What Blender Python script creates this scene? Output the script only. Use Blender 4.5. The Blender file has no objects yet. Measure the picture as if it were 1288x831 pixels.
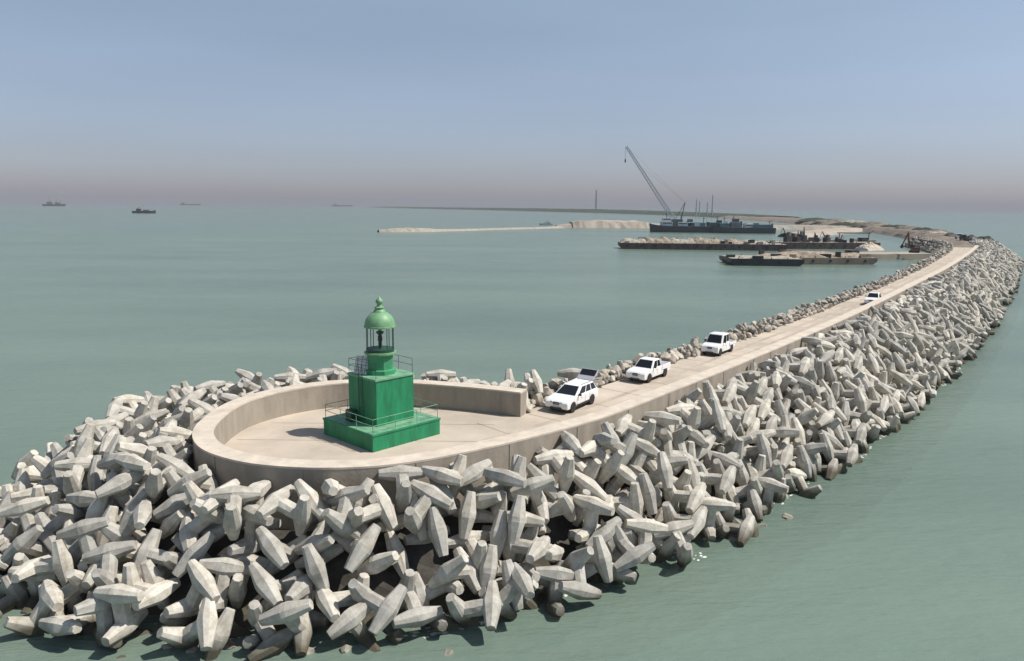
import bpy, bmesh, math, random
import numpy as np
from mathutils import Vector, Matrix, Quaternion

random.seed(7)
rng = np.random.default_rng(11)
PI = math.pi
S = bpy.context.scene
COL = S.collection

# ------------------------------------------------------------------ helpers
def obj(name, mesh, mat=None, parent=None, loc=None, rotz=None):
    o = bpy.data.objects.new(name, mesh)
    COL.objects.link(o)
    if mat is not None and not mesh.materials:
        for m in (mat if isinstance(mat, (list, tuple)) else [mat]):
            mesh.materials.append(m)
    if parent is not None:
        o.parent = parent
    if loc is not None:
        o.location = loc
    if rotz is not None:
        o.rotation_euler = (0, 0, rotz)
    return o

def tag(o, label=None, cat=None, group=None, kind=None):
    if label: o['label'] = label
    if cat: o['category'] = cat
    if group: o['group'] = group
    if kind: o['kind'] = kind
    return o

def thing(name, label, cat, loc=(0, 0, 0), rotz=0, group=None):
    o = bpy.data.objects.new(name, None)
    COL.objects.link(o)
    o.location = loc
    o.rotation_euler = (0, 0, rotz)
    o.empty_display_size = 0.3
    return tag(o, label, cat, group)

def copy_tree(o, parent=None):
    c = o.copy()
    COL.objects.link(c)
    if parent is not None:
        c.parent = parent
    for ch in list(o.children):
        copy_tree(ch, c)
    return c

class MB:
    """collects pieces of ONE mesh"""
    def __init__(self):
        self.v = []; self.f = []; self.m = []
    def add(self, vs, fs, mi=0):
        b = len(self.v)
        self.v += [tuple(p) for p in vs]
        self.f += [tuple(b + i for i in f) for f in fs]
        self.m += [mi] * len(fs)
        return self
    def box(self, c, s, rot=None, mi=0, taper=1.0):
        x, y, z = s[0] / 2, s[1] / 2, s[2] / 2
        vs = [(-x, -y, -z), (x, -y, -z), (x, y, -z), (-x, y, -z),
              (-x * taper, -y * taper, z), (x * taper, -y * taper, z), (x * taper, y * taper, z), (-x * taper, y * taper, z)]
        if rot is not None:
            vs = [rot @ Vector(p) for p in vs]
        vs = [(p[0] + c[0], p[1] + c[1], p[2] + c[2]) for p in vs]
        return self.add(vs, [(3, 2, 1, 0), (4, 5, 6, 7), (0, 1, 5, 4), (1, 2, 6, 5), (2, 3, 7, 6), (3, 0, 4, 7)], mi)
    def tube(self, a, b, r, n=8, r2=None, mi=0):
        a = Vector(a); b = Vector(b); r2 = r if r2 is None else r2
        d = (b - a).normalized()
        u = d.orthogonal().normalized(); w = d.cross(u)
        vs = []
        for p, q in ((a, r), (b, r2)):
            for k in range(n):
                t = 2 * PI * k / n
                vs.append(p + (u * math.cos(t) + w * math.sin(t)) * q)
        fs = [(k, (k + 1) % n, n + (k + 1) % n, n + k) for k in range(n)]
        fs += [tuple(reversed(range(n))), tuple(range(n, 2 * n))]
        return self.add(vs, fs, mi)
    def lathe(self, prof, n=32, c=(0, 0, 0), mi=0, rot0=0.0):
        vs = []
        for r, z in prof:
            for k in range(n):
                t = 2 * PI * k / n + rot0
                vs.append((c[0] + r * math.cos(t), c[1] + r * math.sin(t), c[2] + z))
        fs = []
        for j in range(len(prof) - 1):
            for k in range(n):
                a = j * n + k; b = j * n + (k + 1) % n
                fs.append((a, b, b + n, a + n))
        fs.append(tuple(reversed(range(n))))
        fs.append(tuple(range((len(prof) - 1) * n, len(prof) * n)))
        return self.add(vs, fs, mi)
    def prism(self, poly, y0, y1, mi=0):
        """poly in (x, z), extruded along y"""
        n = len(poly)
        vs = [(x, y0, z) for x, z in poly] + [(x, y1, z) for x, z in poly]
        fs = [tuple(range(n)), tuple(reversed(range(n, 2 * n)))]
        fs += [(i, n + i, n + (i + 1) % n, (i + 1) % n) for i in range(n)]
        return self.add(vs, fs, mi)
    def mesh(self, name='mesh', smooth=False, bevel=0.0, seg=2, angle=35):
        me = bpy.data.meshes.new(name)
        me.from_pydata(self.v, [], self.f)
        me.polygons.foreach_set('material_index', self.m)
        bm = bmesh.new(); bm.from_mesh(me)
        bmesh.ops.recalc_face_normals(bm, faces=bm.faces)
        if bevel > 0:
            es = [e for e in bm.edges if e.is_manifold and e.calc_face_angle(0) > math.radians(angle)]
            bmesh.ops.bevel(bm, geom=es, offset=bevel, segments=seg, profile=0.6, affect='EDGES', clamp_overlap=True)
        if smooth:
            for f in bm.faces: f.smooth = True
            for e in bm.edges:
                if e.is_manifold and e.calc_face_angle(0) > math.radians(40): e.smooth = False
        bm.to_mesh(me); bm.free()
        return me
    def build(self, name, mat, parent=None, loc=None, rotz=None, **k):
        return obj(name, self.mesh(name, **k), mat, parent, loc, rotz)

# ------------------------------------------------------------------ materials
def new_mat(name):
    m = bpy.data.materials.new(name)
    m.use_nodes = True
    nt = m.node_tree
    return m, nt, nt.nodes['Principled BSDF']

def mat(name, col, rough=0.7, var=0.15, scale=1.5, bump=0.0, bscale=12.0, metal=0.0, col2=None, detail=6, spec=0.5, stretch=None):
    """noise-varied principled material in object space"""
    m, nt, p = new_mat(name)
    N = nt.nodes.new; L = nt.links.new
    p.inputs['Roughness'].default_value = rough
    p.inputs['Metallic'].default_value = metal
    p.inputs['Specular IOR Level'].default_value = spec
    tc = N('ShaderNodeTexCoord')
    nz = N('ShaderNodeTexNoise'); nz.inputs['Scale'].default_value = scale; nz.inputs['Detail'].default_value = detail
    nz.inputs['Roughness'].default_value = 0.65
    if stretch:
        mp = N('ShaderNodeMapping'); mp.inputs['Scale'].default_value = stretch
        L(tc.outputs['Object'], mp.inputs['Vector']); L(mp.outputs[0], nz.inputs['Vector'])
    else: L(tc.outputs['Object'], nz.inputs['Vector'])
    cr = N('ShaderNodeValToRGB')
    c2 = col2 or tuple(c * (1 - var) for c in col)
    c1 = tuple(min(1, c * (1 + var * 0.6)) for c in col)
    cr.color_ramp.elements[0].position = 0.32; cr.color_ramp.elements[0].color = (*c2, 1)
    cr.color_ramp.elements[1].position = 0.68; cr.color_ramp.elements[1].color = (*c1, 1)
    L(nz.outputs['Fac'], cr.inputs['Fac'])
    L(cr.outputs['Color'], p.inputs['Base Color'])
    if bump > 0:
        n2 = N('ShaderNodeTexNoise'); n2.inputs['Scale'].default_value = bscale; n2.inputs['Detail'].default_value = 5
        L(tc.outputs['Object'], n2.inputs['Vector'])
        b = N('ShaderNodeBump'); b.inputs['Strength'].default_value = bump; b.inputs['Distance'].default_value = 0.05
        L(n2.outputs['Fac'], b.inputs['Height']); L(b.outputs['Normal'], p.inputs['Normal'])
    return m

def concrete_unit(name, light, dark, island=True):
    """cast concrete: per-unit tone, stains, wet green-brown band near the sea"""
    m, nt, p = new_mat(name)
    N = nt.nodes.new; L = nt.links.new
    p.inputs['Roughness'].default_value = 0.9
    p.inputs['Specular IOR Level'].default_value = 0.25
    geo = N('ShaderNodeNewGeometry'); oi = N('ShaderNodeObjectInfo')
    ad = N('ShaderNodeMath'); ad.operation = 'ADD'
    L(geo.outputs['Random Per Island'], ad.inputs[0]); L(oi.outputs['Random'], ad.inputs[1])
    fr = N('ShaderNodeMath'); fr.operation = 'FRACT'; L(ad.outputs[0], fr.inputs[0])
    base = N('ShaderNodeValToRGB')
    base.color_ramp.elements[0].color = (*dark, 1); base.color_ramp.elements[1].color = (*light, 1)
    base.color_ramp.elements[0].position = 0.0
    L(fr.outputs[0], base.inputs['Fac'])
    nz = N('ShaderNodeTexNoise'); nz.inputs['Scale'].default_value = 1.3; nz.inputs['Detail'].default_value = 8; nz.inputs['Roughness'].default_value = 0.7
    L(geo.outputs['Position'], nz.inputs['Vector'])
    st = N('ShaderNodeValToRGB')
    st.color_ramp.elements[0].position = 0.30; st.color_ramp.elements[0].color = (0.58, 0.545, 0.49, 1)
    st.color_ramp.elements[1].position = 0.62; st.color_ramp.elements[1].color = (1.06, 1.05, 1.03, 1)
    L(nz.outputs['Fac'], st.inputs['Fac'])
    mx = N('ShaderNodeMixRGB'); mx.blend_type = 'MULTIPLY'; mx.inputs['Fac'].default_value = 1
    L(base.outputs['Color'], mx.inputs[1]); L(st.outputs['Color'], mx.inputs[2])
    # tide stain
    sx = N('ShaderNodeSeparateXYZ'); L(geo.outputs['Position'], sx.inputs[0])
    n3 = N('ShaderNodeTexNoise'); n3.inputs['Scale'].default_value = 0.9; n3.inputs['Detail'].default_value = 4
    L(geo.outputs['Position'], n3.inputs['Vector'])
    md = N('ShaderNodeMath'); md.operation = 'MULTIPLY_ADD'; md.inputs[1].default_value = -0.9; L(n3.outputs['Fac'], md.inputs[0]); L(sx.outputs['Z'], md.inputs[2])
    mr = N('ShaderNodeMapRange'); mr.inputs['From Min'].default_value = 0.0; mr.inputs['From Max'].default_value = 0.75
    mr.inputs['To Min'].default_value = 1; mr.inputs['To Max'].default_value = 0
    L(md.outputs[0], mr.inputs['Value'])
    m2 = N('ShaderNodeMixRGB'); L(mr.outputs[0], m2.inputs['Fac']); L(mx.outputs[0], m2.inputs[1]); m2.inputs[2].default_value = (0.095, 0.085, 0.060, 1)
    L(m2.outputs[0], p.inputs['Base Color'])
    nb = N('ShaderNodeTexNoise'); nb.inputs['Scale'].default_value = 9; nb.inputs['Detail'].default_value = 6
    L(geo.outputs['Position'], nb.inputs['Vector'])
    b = N('ShaderNodeBump'); b.inputs['Strength'].default_value = 0.35; b.inputs['Distance'].default_value = 0.04
    L(nb.outputs['Fac'], b.inputs['Height']); L(b.outputs['Normal'], p.inputs['Normal'])
    return m

M = {}
M['dolos'] = concrete_unit('dolos_concrete', (0.60, 0.572, 0.512), (0.39, 0.382, 0.36))
M['rock'] = concrete_unit('quarry_rock', (0.56, 0.52, 0.46), (0.37, 0.335, 0.29))
M['toe'] = mat('sea_washed_stone', (0.36, 0.33, 0.28), 0.8, 0.4, 1.2, 0.4, 6, col2=(0.13, 0.115, 0.085), spec=0.3)
M['rubble'] = concrete_unit('rubble_core', (0.075, 0.07, 0.062), (0.06, 0.056, 0.05))  # dark wet stone, deepened to paint in the shade between the dolosse
M['wall'] = mat('cast_wall', (0.33, 0.29, 0.24), 0.9, 0.20, 0.9, 0.3, 6, spec=0.2, stretch=(1, 1, .35))
M['track'] = mat('tyre_track', (0.425, 0.36, 0.295), 0.92, 0.22, 0.5, 0.2, 9, spec=0.2)
M['cap'] = mat('wall_cap', (0.56, 0.49, 0.41), 0.9, 0.20, 0.7, 0.15, 8, spec=0.2)
M['road'] = mat('road_concrete', (0.475, 0.41, 0.34), 0.92, 0.24, 0.16, 0.2, 9, spec=0.2)
M['green'] = mat('green_paint', (0.012, 0.215, 0.092), 0.6, 0.34, 2.2, 0.12, 5, stretch=(1, 1, .22))
M['mid_green'] = mat('mid_green_paint', (0.045, 0.26, 0.12), 0.55, 0.2, 2.0)  # slightly paler green than the tower block
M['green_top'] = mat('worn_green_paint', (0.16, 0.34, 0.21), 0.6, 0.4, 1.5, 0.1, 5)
M['pale_green'] = mat('pale_green_paint', (0.155, 0.32, 0.165), 0.5, 0.2, 2.5)
M['dark_green'] = mat('dark_green_steel', (0.012, 0.06, 0.035), 0.5, 0.2, 3)
M['panel'] = mat('panel_back', (0.68, 0.68, 0.66), 0.5, 0.2, 4)
M['white'] = mat('white_car_paint', (0.80, 0.80, 0.80), 0.22, 0.03, 2)
M['silver'] = mat('silver_paint', (0.55, 0.55, 0.57), 0.3, 0.05, 2, metal=0.3)
M['glass'] = mat('dark_glass', (0.012, 0.014, 0.017), 0.06, 0.1, 2)
M['rubber'] = mat('tyre_rubber', (0.018, 0.018, 0.018), 0.8, 0.2, 6)
M['rim'] = mat('alloy_rim', (0.45, 0.45, 0.46), 0.35, 0.1, 5, metal=0.8)
M['trim'] = mat('black_trim', (0.02, 0.02, 0.022), 0.5, 0.2, 5)
M['lamp'] = mat('headlamp_lens', (0.55, 0.57, 0.60), 0.1, 0.1, 5)
M['lampred'] = mat('tail_lens', (0.35, 0.02, 0.02), 0.2, 0.1, 5)
M['hull'] = mat('dark_hull', (0.016, 0.021, 0.025), 0.55, 0.4, 0.15)
M['rust'] = mat('rusty_hull', (0.085, 0.062, 0.055), 0.8, 0.6, 0.5, stretch=(1, 1, .3))
M['navy'] = mat('blue_hull', (0.012, 0.030, 0.045), 0.5, 0.35, 0.1)
M['deck'] = mat('work_deck', (0.14, 0.165, 0.17), 0.8, 0.35, 0.2)
M['super'] = mat('ship_white', (0.50, 0.53, 0.55), 0.5, 0.2, 0.3)
M['teal'] = mat('ship_teal', (0.05, 0.12, 0.14), 0.5, 0.25, 0.2)
M['sand'] = mat('sandy_fill', (0.37, 0.325, 0.27), 0.95, 0.22, 0.06, 0.3, 1.5, spec=0.1)
M['stone'] = mat('pale_stone', (0.37, 0.335, 0.28), 0.95, 0.42, 0.55, 0.8, 1.2, spec=0.1)
M['layer'] = mat('layered_rubble', (0.34, 0.285, 0.225), 0.95, 0.5, 0.5, 0.9, 1.0, col2=(0.12, 0.095, 0.075), spec=0.1)
M['brown'] = mat('brown_earth', (0.20, 0.17, 0.14), 0.95, 0.4, 0.12, 0.5, 1.0, spec=0.1)
M['scrub'] = mat('coastal_scrub', (0.055, 0.07, 0.045), 0.95, 0.45, 0.05, 0.5, 0.7, spec=0.1)
M['boom'] = mat('boom_paint', (0.30, 0.33, 0.36), 0.6, 0.25, 0.3)
M['steel'] = mat('crane_steel', (0.075, 0.085, 0.10), 0.6, 0.25, 0.3)
M['orange'] = mat('digger_paint', (0.17, 0.06, 0.03), 0.6, 0.3, 0.8)
M['dark'] = mat('dark_machine', (0.03, 0.028, 0.027), 0.7, 0.4, 0.4)

# ------------------------------------------------------------------ world, sun, camera
SUN_EL = 55.0
W = bpy.data.worlds.new('World'); S.world = W; W.use_nodes = True
nt = W.node_tree; nt.nodes.clear()
sky = nt.nodes.new('ShaderNodeTexSky'); sky.sky_type = 'NISHITA'; sky.sun_disc = False
sky.sun_elevation = math.radians(SUN_EL); sky.sun_rotation = math.radians(90)
sky.altitude = 0; sky.air_density = 1.0; sky.dust_density = 0.7; sky.ozone_density = 2.5
hs = nt.nodes.new('ShaderNodeHueSaturation'); hs.inputs['Saturation'].default_value = 0.70
tint = nt.nodes.new('ShaderNodeMixRGB'); tint.blend_type = 'MULTIPLY'; tint.inputs['Fac'].default_value = 1
tcw = nt.nodes.new('ShaderNodeTexCoord'); sxw = nt.nodes.new('ShaderNodeSeparateXYZ'); rw = nt.nodes.new('ShaderNodeValToRGB')
nt.links.new(tcw.outputs['Generated'], sxw.inputs[0]); nt.links.new(sxw.outputs['Z'], rw.inputs['Fac'])
rw.color_ramp.elements[0].position = 0.0; rw.color_ramp.elements[0].color = (0.665, 0.658, 0.815, 1)   # dusty mauve air low over the sea
rw.color_ramp.elements[1].position = 0.30; rw.color_ramp.elements[1].color = (0.95, 1.0, 0.99, 1)
wm = nt.nodes.new('ShaderNodeMapping'); wm.inputs['Scale'].default_value = (1.0, 1.0, 7.0)
wn = nt.nodes.new('ShaderNodeTexNoise'); wn.inputs['Scale'].default_value = 1.6; wn.inputs['Detail'].default_value = 5
wr = nt.nodes.new('ShaderNodeMapRange'); wr.inputs['From Min'].default_value = 0.3; wr.inputs['From Max'].default_value = 0.7; wr.inputs['To Min'].default_value = 0.95; wr.inputs['To Max'].default_value = 1.05
nt.links.new(tcw.outputs['Generated'], wm.inputs['Vector']); nt.links.new(wm.outputs[0], wn.inputs['Vector']); nt.links.new(wn.outputs['Fac'], wr.inputs['Value'])
thin = nt.nodes.new('ShaderNodeMixRGB'); thin.blend_type = 'MULTIPLY'; thin.inputs['Fac'].default_value = 1   # thin uneven dust veils
nt.links.new(rw.outputs[0], thin.inputs[1]); nt.links.new(wr.outputs[0], thin.inputs[2]); nt.links.new(thin.outputs[0], tint.inputs[2])
bg = nt.nodes.new('ShaderNodeBackground'); bg.inputs['Strength'].default_value = 0.097
wo = nt.nodes.new('ShaderNodeOutputWorld')
nt.links.new(sky.outputs[0], hs.inputs['Color']); nt.links.new(hs.outputs[0], tint.inputs[1])
nt.links.new(tint.outputs[0], bg.inputs['Color']); nt.links.new(bg.outputs[0], wo.inputs['Surface'])
sl = bpy.data.lights.new('sun', 'SUN'); sl.energy = 4.6; sl.angle = math.radians(0.6); sl.color = (1.0, 0.945, 0.86)
so = bpy.data.objects.new('sun', sl); COL.objects.link(so)
sd = Vector((math.cos(math.radians(SUN_EL)), -0.03, math.sin(math.radians(SUN_EL))))
so.rotation_euler = (-sd).to_track_quat('-Z', 'Y').to_euler(); so.location = (60, 0, 90)

F_PX, CX, CY, CAM_H = 950.0, 644.0, 415.5, 21.6
PITCH = math.atan(157.5 / 950); ROLL = math.radians(0.45)
cd = bpy.data.cameras.new('camera'); cd.sensor_width = 36; cd.sensor_fit = 'HORIZONTAL'; cd.lens = 36 * F_PX / 1288
cd.clip_start = 0.5; cd.clip_end = 60000
co = bpy.data.objects.new('camera', cd); COL.objects.link(co)
CM = Matrix.Translation((0, 0, CAM_H)) @ Matrix.Rotation(PI / 2 - PITCH, 4, 'X') @ Matrix.Rotation(ROLL, 4, 'Z')
co.matrix_world = CM; S.camera = co
CMI = CM.inverted()
def pix(p):
    q = CMI @ Vector(p)
    return (CX + F_PX * q.x / -q.z, CY - F_PX * q.y / -q.z)

S.render.engine = 'CYCLES'
S.view_settings.view_transform = 'Standard'; S.view_settings.look = 'None'
S.view_settings.exposure = 0.26; S.view_settings.gamma = 1
try: S.view_settings.use_curve_mapping = False
except Exception: pass
S.cycles.max_bounces = 6; S.cycles.volume_bounces = 0

# ------------------------------------------------------------------ sea and haze
def sea():
    m, nt, p = new_mat('sea_water')
    N = nt.nodes.new; L = nt.links.new
    geo = N('ShaderNodeNewGeometry')
    n1 = N('ShaderNodeTexNoise'); n1.inputs['Scale'].default_value = 0.022; n1.inputs['Detail'].default_value = 5
    mp = N('ShaderNodeMapping'); mp.inputs['Rotation'].default_value = (0, 0, math.radians(-35)); mp.inputs['Scale'].default_value = (0.45, 1.4, 1)
    L(geo.outputs['Position'], mp.inputs['Vector']); L(mp.outputs[0], n1.inputs['Vector'])
    cr = N('ShaderNodeValToRGB')
    cr.color_ramp.elements[0].position = 0.3; cr.color_ramp.elements[0].color = (0.150, 0.214, 0.180, 1)
    cr.color_ramp.elements[1].position = 0.7; cr.color_ramp.elements[1].color = (0.214, 0.288, 0.234, 1)
    L(n1.outputs['Fac'], cr.inputs['Fac']); L(cr.outputs[0], p.inputs['Base Color'])
    p.inputs['Roughness'].default_value = 0.2; p.inputs['IOR'].default_value = 1.33; p.inputs['Alpha'].default_value = 0.74
    # wind ripples, two scales
    m2 = N('ShaderNodeMapping'); m2.inputs['Rotation'].default_value = (0, 0, math.radians(-40)); m2.inputs['Scale'].default_value = (0.55, 1.7, 1)
    L(geo.outputs['Position'], m2.inputs['Vector'])
    a = N('ShaderNodeTexNoise'); a.inputs['Scale'].default_value = 0.85; a.inputs['Detail'].default_value = 6; a.inputs['Roughness'].default_value = 0.6; L(m2.outputs[0], a.inputs['Vector'])
    b = N('ShaderNodeTexNoise'); b.inputs['Scale'].default_value = 0.12; b.inputs['Detail'].default_value = 3; L(m2.outputs[0], b.inputs['Vector'])
    ad = N('ShaderNodeMath'); ad.operation = 'MULTIPLY_ADD'; ad.inputs[1].default_value = 2.0
    L(b.outputs['Fac'], ad.inputs[0]); L(a.outputs['Fac'], ad.inputs[2])
    bp = N('ShaderNodeBump'); bp.inputs['Strength'].default_value = 0.45; bp.inputs['Distance'].default_value = 0.45
    L(ad.outputs[0], bp.inputs['Height']); L(bp.outputs['Normal'], p.inputs['Normal'])
    mb = MB()
    rs = [0, 60, 200, 600, 2000, 6000, 15000]; n = 96
    vs = [(0, 0, 0)]; fs = []
    for r in rs[1:]:
        vs += [(r * math.cos(2 * PI * k / n), r * math.sin(2 * PI * k / n), 0) for k in range(n)]
    for k in range(n): fs.append((0, 1 + k, 1 + (k + 1) % n))
    for j in range(len(rs) - 2):
        for k in range(n):
            a0 = 1 + j * n + k; b0 = 1 + j * n + (k + 1) % n
            fs.append((a0, a0 + n, b0 + n, b0))
    mb.add(vs, fs)
    tag(mb.build('sea', m), kind='structure')
    bed = MB(); bed.add([(v[0], v[1], -3.6) for v in vs], fs)
    tag(bed.build('seabed', mat('silty_seabed', (0.20, 0.28, 0.235), 0.95, 0.2, 0.05, spec=0.1)), kind='structure')
sea()

def haze():
    m = bpy.data.materials.new('haze_air'); m.use_nodes = True
    nt = m.node_tree; nt.nodes.clear()
    o = nt.nodes.new('ShaderNodeOutputMaterial'); v = nt.nodes.new('ShaderNodeVolumePrincipled')
    v.inputs['Color'].default_value = (0.52, 0.525, 0.58, 1); v.inputs['Density'].default_value = 0.00014
    v.inputs['Anisotropy'].default_value = 0.0
    nt.links.new(v.outputs[0], o.inputs['Volume'])
    mb = MB(); mb.box((0, 0, 43.5), (33000, 33000, 97))
    tag(mb.build('haze', m), kind='stuff')
haze()

# ------------------------------------------------------------------ breakwater line (outer edge of the crown wall)
# x, y, width of the armoured sea slope, width wall-to-harbour edge
CTRL = [(1.2, 58.9, 9, 0), (-2.8, 60.5, 10.5, 0), (-8.2, 61.9, 11, 0), (-12, 62.0, 12, 0), (-15.7, 61.0, 13, 0), (-18.9, 58.3, 14, 0),
        (-20.8, 54.7, 14.5, 0), (-21.1, 50.5, 14.5, 0), (-20.4, 46.6, 12.5, 0), (-18.5, 43.4, 9.6, 0), (-15.6, 41.3, 7.4, 0), (-12.6, 40.4, 6.4, 0),
        (-9.5, 40.3, 5.9, 0), (-6.8, 40.9, 6.1, 0), (-3.9, 42.4, 6.6, 0), (0.4, 45.5, 7.2, 9.6), (6.4, 50.9, 8.2, 9.6), (12.9, 58.8, 9.0, 9.6),
        (22.7, 71.1, 10.6, 9.4), (47.0, 102.9, 11.8, 8.6), (78.2, 146.0, 12.8, 8.2), (117.2, 200.8, 13.2, 8.2), (173.5, 284.0, 14, 9), (204, 333, 15, 10),
        (224, 374, 16, 10), (240, 430, 17, 10)]
def catmull(pts, step=0.5):
    P = np.array(pts, float); out = []
    for i in range(len(P) - 1):
        p0 = P[max(i - 1, 0)]; p1 = P[i]; p2 = P[i + 1]; p3 = P[min(i + 2, len(P) - 1)]
        n = max(2, int(np.linalg.norm(p2[:2] - p1[:2]) / step))
        for k in range(n):
            t = k / n
            out.append(0.5 * ((2 * p1) + (-p0 + p2) * t + (2 * p0 - 5 * p1 + 4 * p2 - p3) * t * t + (-p0 + 3 * p1 - 3 * p2 + p3) * t ** 3))
    out.append(P[-1])
    return np.array(out)
PATH = catmull(CTRL)
XY = PATH[:, :2]; SW = PATH[:, 2]; HW = PATH[:, 3]
T = np.gradient(XY, axis=0); T /= np.linalg.norm(T, axis=1)[:, None]
NR = np.stack([T[:, 1], -T[:, 0]], 1)          # right = sea side
SLEN = np.concatenate([[0], np.cumsum(np.linalg.norm(np.diff(XY, axis=0), axis=1))])
NP = len(XY)
def idx_near(x, y):
    return int(np.argmin((XY[:, 0] - x) ** 2 + (XY[:, 1] - y) ** 2))
I_ROAD = idx_near(6.4, 50.9)                    # the road has left the ring here
WALL_TOP, ROAD_Z = 7.1, 5.1
def core_z(d, w):
    b = max(1.6, w - 8.0)
    if d <= b: return 3.8
    return 3.8 - 5.4 * (d - b) / (w - b)

def strip(name, offs, zs, mats, i0=0, i1=NP - 1, step=1, caps=True, mis=None):
    """sweep a closed section (offset right, z) along the line"""
    n = len(offs); vs = []; fs = []; mi = []
    ids = list(range(i0, i1 + 1, step))
    for i in ids:
        for o, z in zip(offs, zs):
            p = XY[i] + NR[i] * (o(i) if callable(o) else o)
            vs.append((p[0], p[1], z))
    for j in range(len(ids) - 1):
        for k in range(n):
            a = j * n + k; b = j * n + (k + 1) % n
            fs.append((a, b, b + n, a + n)); mi.append(mis[k] if mis else 0)
    if caps:
        fs.append(tuple(range(n))); fs.append(tuple(reversed(range((len(ids) - 1) * n, len(ids) * n)))); mi += [0, 0]
    mb = MB(); mb.v = vs; mb.f = fs; mb.m = mi
    return mb

# crown wall: a faced body plus a pale trowelled cap that is 1 cm proud
w = strip('crown_wall', [0, 0, -1.25, -1.25], [2.0, WALL_TOP - 0.12, WALL_TOP - 0.12, 2.0], None, i1=idx_near(188, 307))
wall = w.build('crown_wall', M['wall'])
tag(wall, 'curved beige concrete crown wall ringing the lighthouse and running along the road', 'wall')
w = strip('wall_cap', [0.012, 0.012, -1.262, -1.262], [WALL_TOP - 0.12, WALL_TOP, WALL_TOP, WALL_TOP - 0.12], None, i1=idx_near(188, 307))
w.build('wall_cap', M['cap'], wall)
# joint grooves are dark slots every 6 m, seen on the outer face
jm = MB()
for k in range(2, NP - 420, 12):
    p = XY[k] + NR[k] * 0.012
    a = math.atan2(T[k][1], T[k][0])
    jm.box((p[0], p[1], 5.2), (0.035, 0.03, 3.5), Matrix.Rotation(a, 3, 'Z'))
jm.build('wall_joint', M['brown'], wall)

# road and head platform
iL = idx_near(200, 327)
vs = [tuple(XY[i] - NR[i] * 1.2) for i in range(0, iL + 1, 2)]
left = [tuple(XY[i] - NR[i] * HW[i]) for i in range(iL, I_ROAD, -2)]
poly = vs + left
bm = bmesh.new()
bv = [bm.verts.new((x, y, ROAD_Z)) for x, y in poly]
f = bm.faces.new(bv); bmesh.ops.triangulate(bm, faces=[f])
bmesh.ops.recalc_face_normals(bm, faces=bm.faces)
me = bpy.data.meshes.new('road'); bm.to_mesh(me); bm.free()
tag(obj('road', me, M['road']), kind='structure')
# tyre worn lanes and cut joints in the slab, thin sheets 4 and 8 mm above the road
mb = MB()
for d0, d1 in ((3.0, 3.55), (4.75, 5.3), (6.3, 6.8)):
    ids = list(range(idx_near(2, 47), iL - 4, 2)); vs = []
    for i in ids:
        wob = .25 * math.sin(i * .035 + d0)
        for dd in (d0, d1):
            p = XY[i] - NR[i] * (dd + wob + random.uniform(-.05, .05)); vs.append((p[0], p[1], ROAD_Z + .004))
    mb.add(vs, [(2 * j, 2 * j + 1, 2 * j + 3, 2 * j + 2) for j in range(len(ids) - 1)])
tag(mb.build('tyre_track', M['track']), kind='structure')
mb = MB()
for i in range(idx_near(4, 48.6), idx_near(120, 205), 12):
    a = XY[i] - NR[i] * 1.3; b = XY[i] - NR[i] * (HW[i] - .1); t = T[i] * .03
    mb.add([(a[0] - t[0], a[1] - t[1], ROAD_Z + .008), (b[0] - t[0], b[1] - t[1], ROAD_Z + .008), (b[0] + t[0], b[1] + t[1], ROAD_Z + .008), (a[0] + t[0], a[1] + t[1], ROAD_Z + .008)], [(0, 1, 2, 3)])
for k in range(5):
    y = 43.0 + 4.2 * k; h = math.sqrt(max(0, 9.6 ** 2 - (y - 51.2) ** 2))
    mb.add([(-9.8 - h, y - .025, ROAD_Z + .008), (-9.8 + h, y - .025, ROAD_Z + .008), (-9.8 + h, y + .025, ROAD_Z + .008), (-9.8 - h, y + .025, ROAD_Z + .008)], [(0, 1, 2, 3)])
tag(mb.build('slab_joint', M['brown']), kind='structure')
# rubble mound under the armour
def mound():
    mb = MB(); ids = list(range(0, NP, 2)); K = 16
    vs = []; fs = []
    for i in ids:
        w = SW[i]
        for k in range(K + 1):
            d = 0.05 + (w + 3) * k / K
            p = XY[i] + NR[i] * d
            vs.append((p[0], p[1], core_z(d, w) - .45 + (random.uniform(-.25, .25) if k else 0)))
    for j in range(len(ids) - 1):
        for k in range(K):
            a = j * (K + 1) + k
            fs.append((a, a + 1, a + K + 2, a + K + 1))
    mb.add(vs, fs)
    # harbour side
    ids = list(range(I_ROAD, NP, 2)); K2 = 8; vs = []; fs = []
    for i in ids:
        for k in range(K2 + 1):
            d = HW[i] - 0.6 + 9.0 * k / K2
            p = XY[i] - NR[i] * d
            vs.append((p[0], p[1], ROAD_Z - 0.05 - 6.6 * max(0, k - 3) / (K2 - 3) + (random.uniform(-.15, .15) if k > 1 else 0)))
    for j in range(len(ids) - 1):
        for k in range(K2):
            a = j * (K2 + 1) + k
            fs.append((a, a + K2 + 1, a + K2 + 2, a + 1))
    mb.add(vs, fs)
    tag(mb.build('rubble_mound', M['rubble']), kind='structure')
mound()

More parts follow.
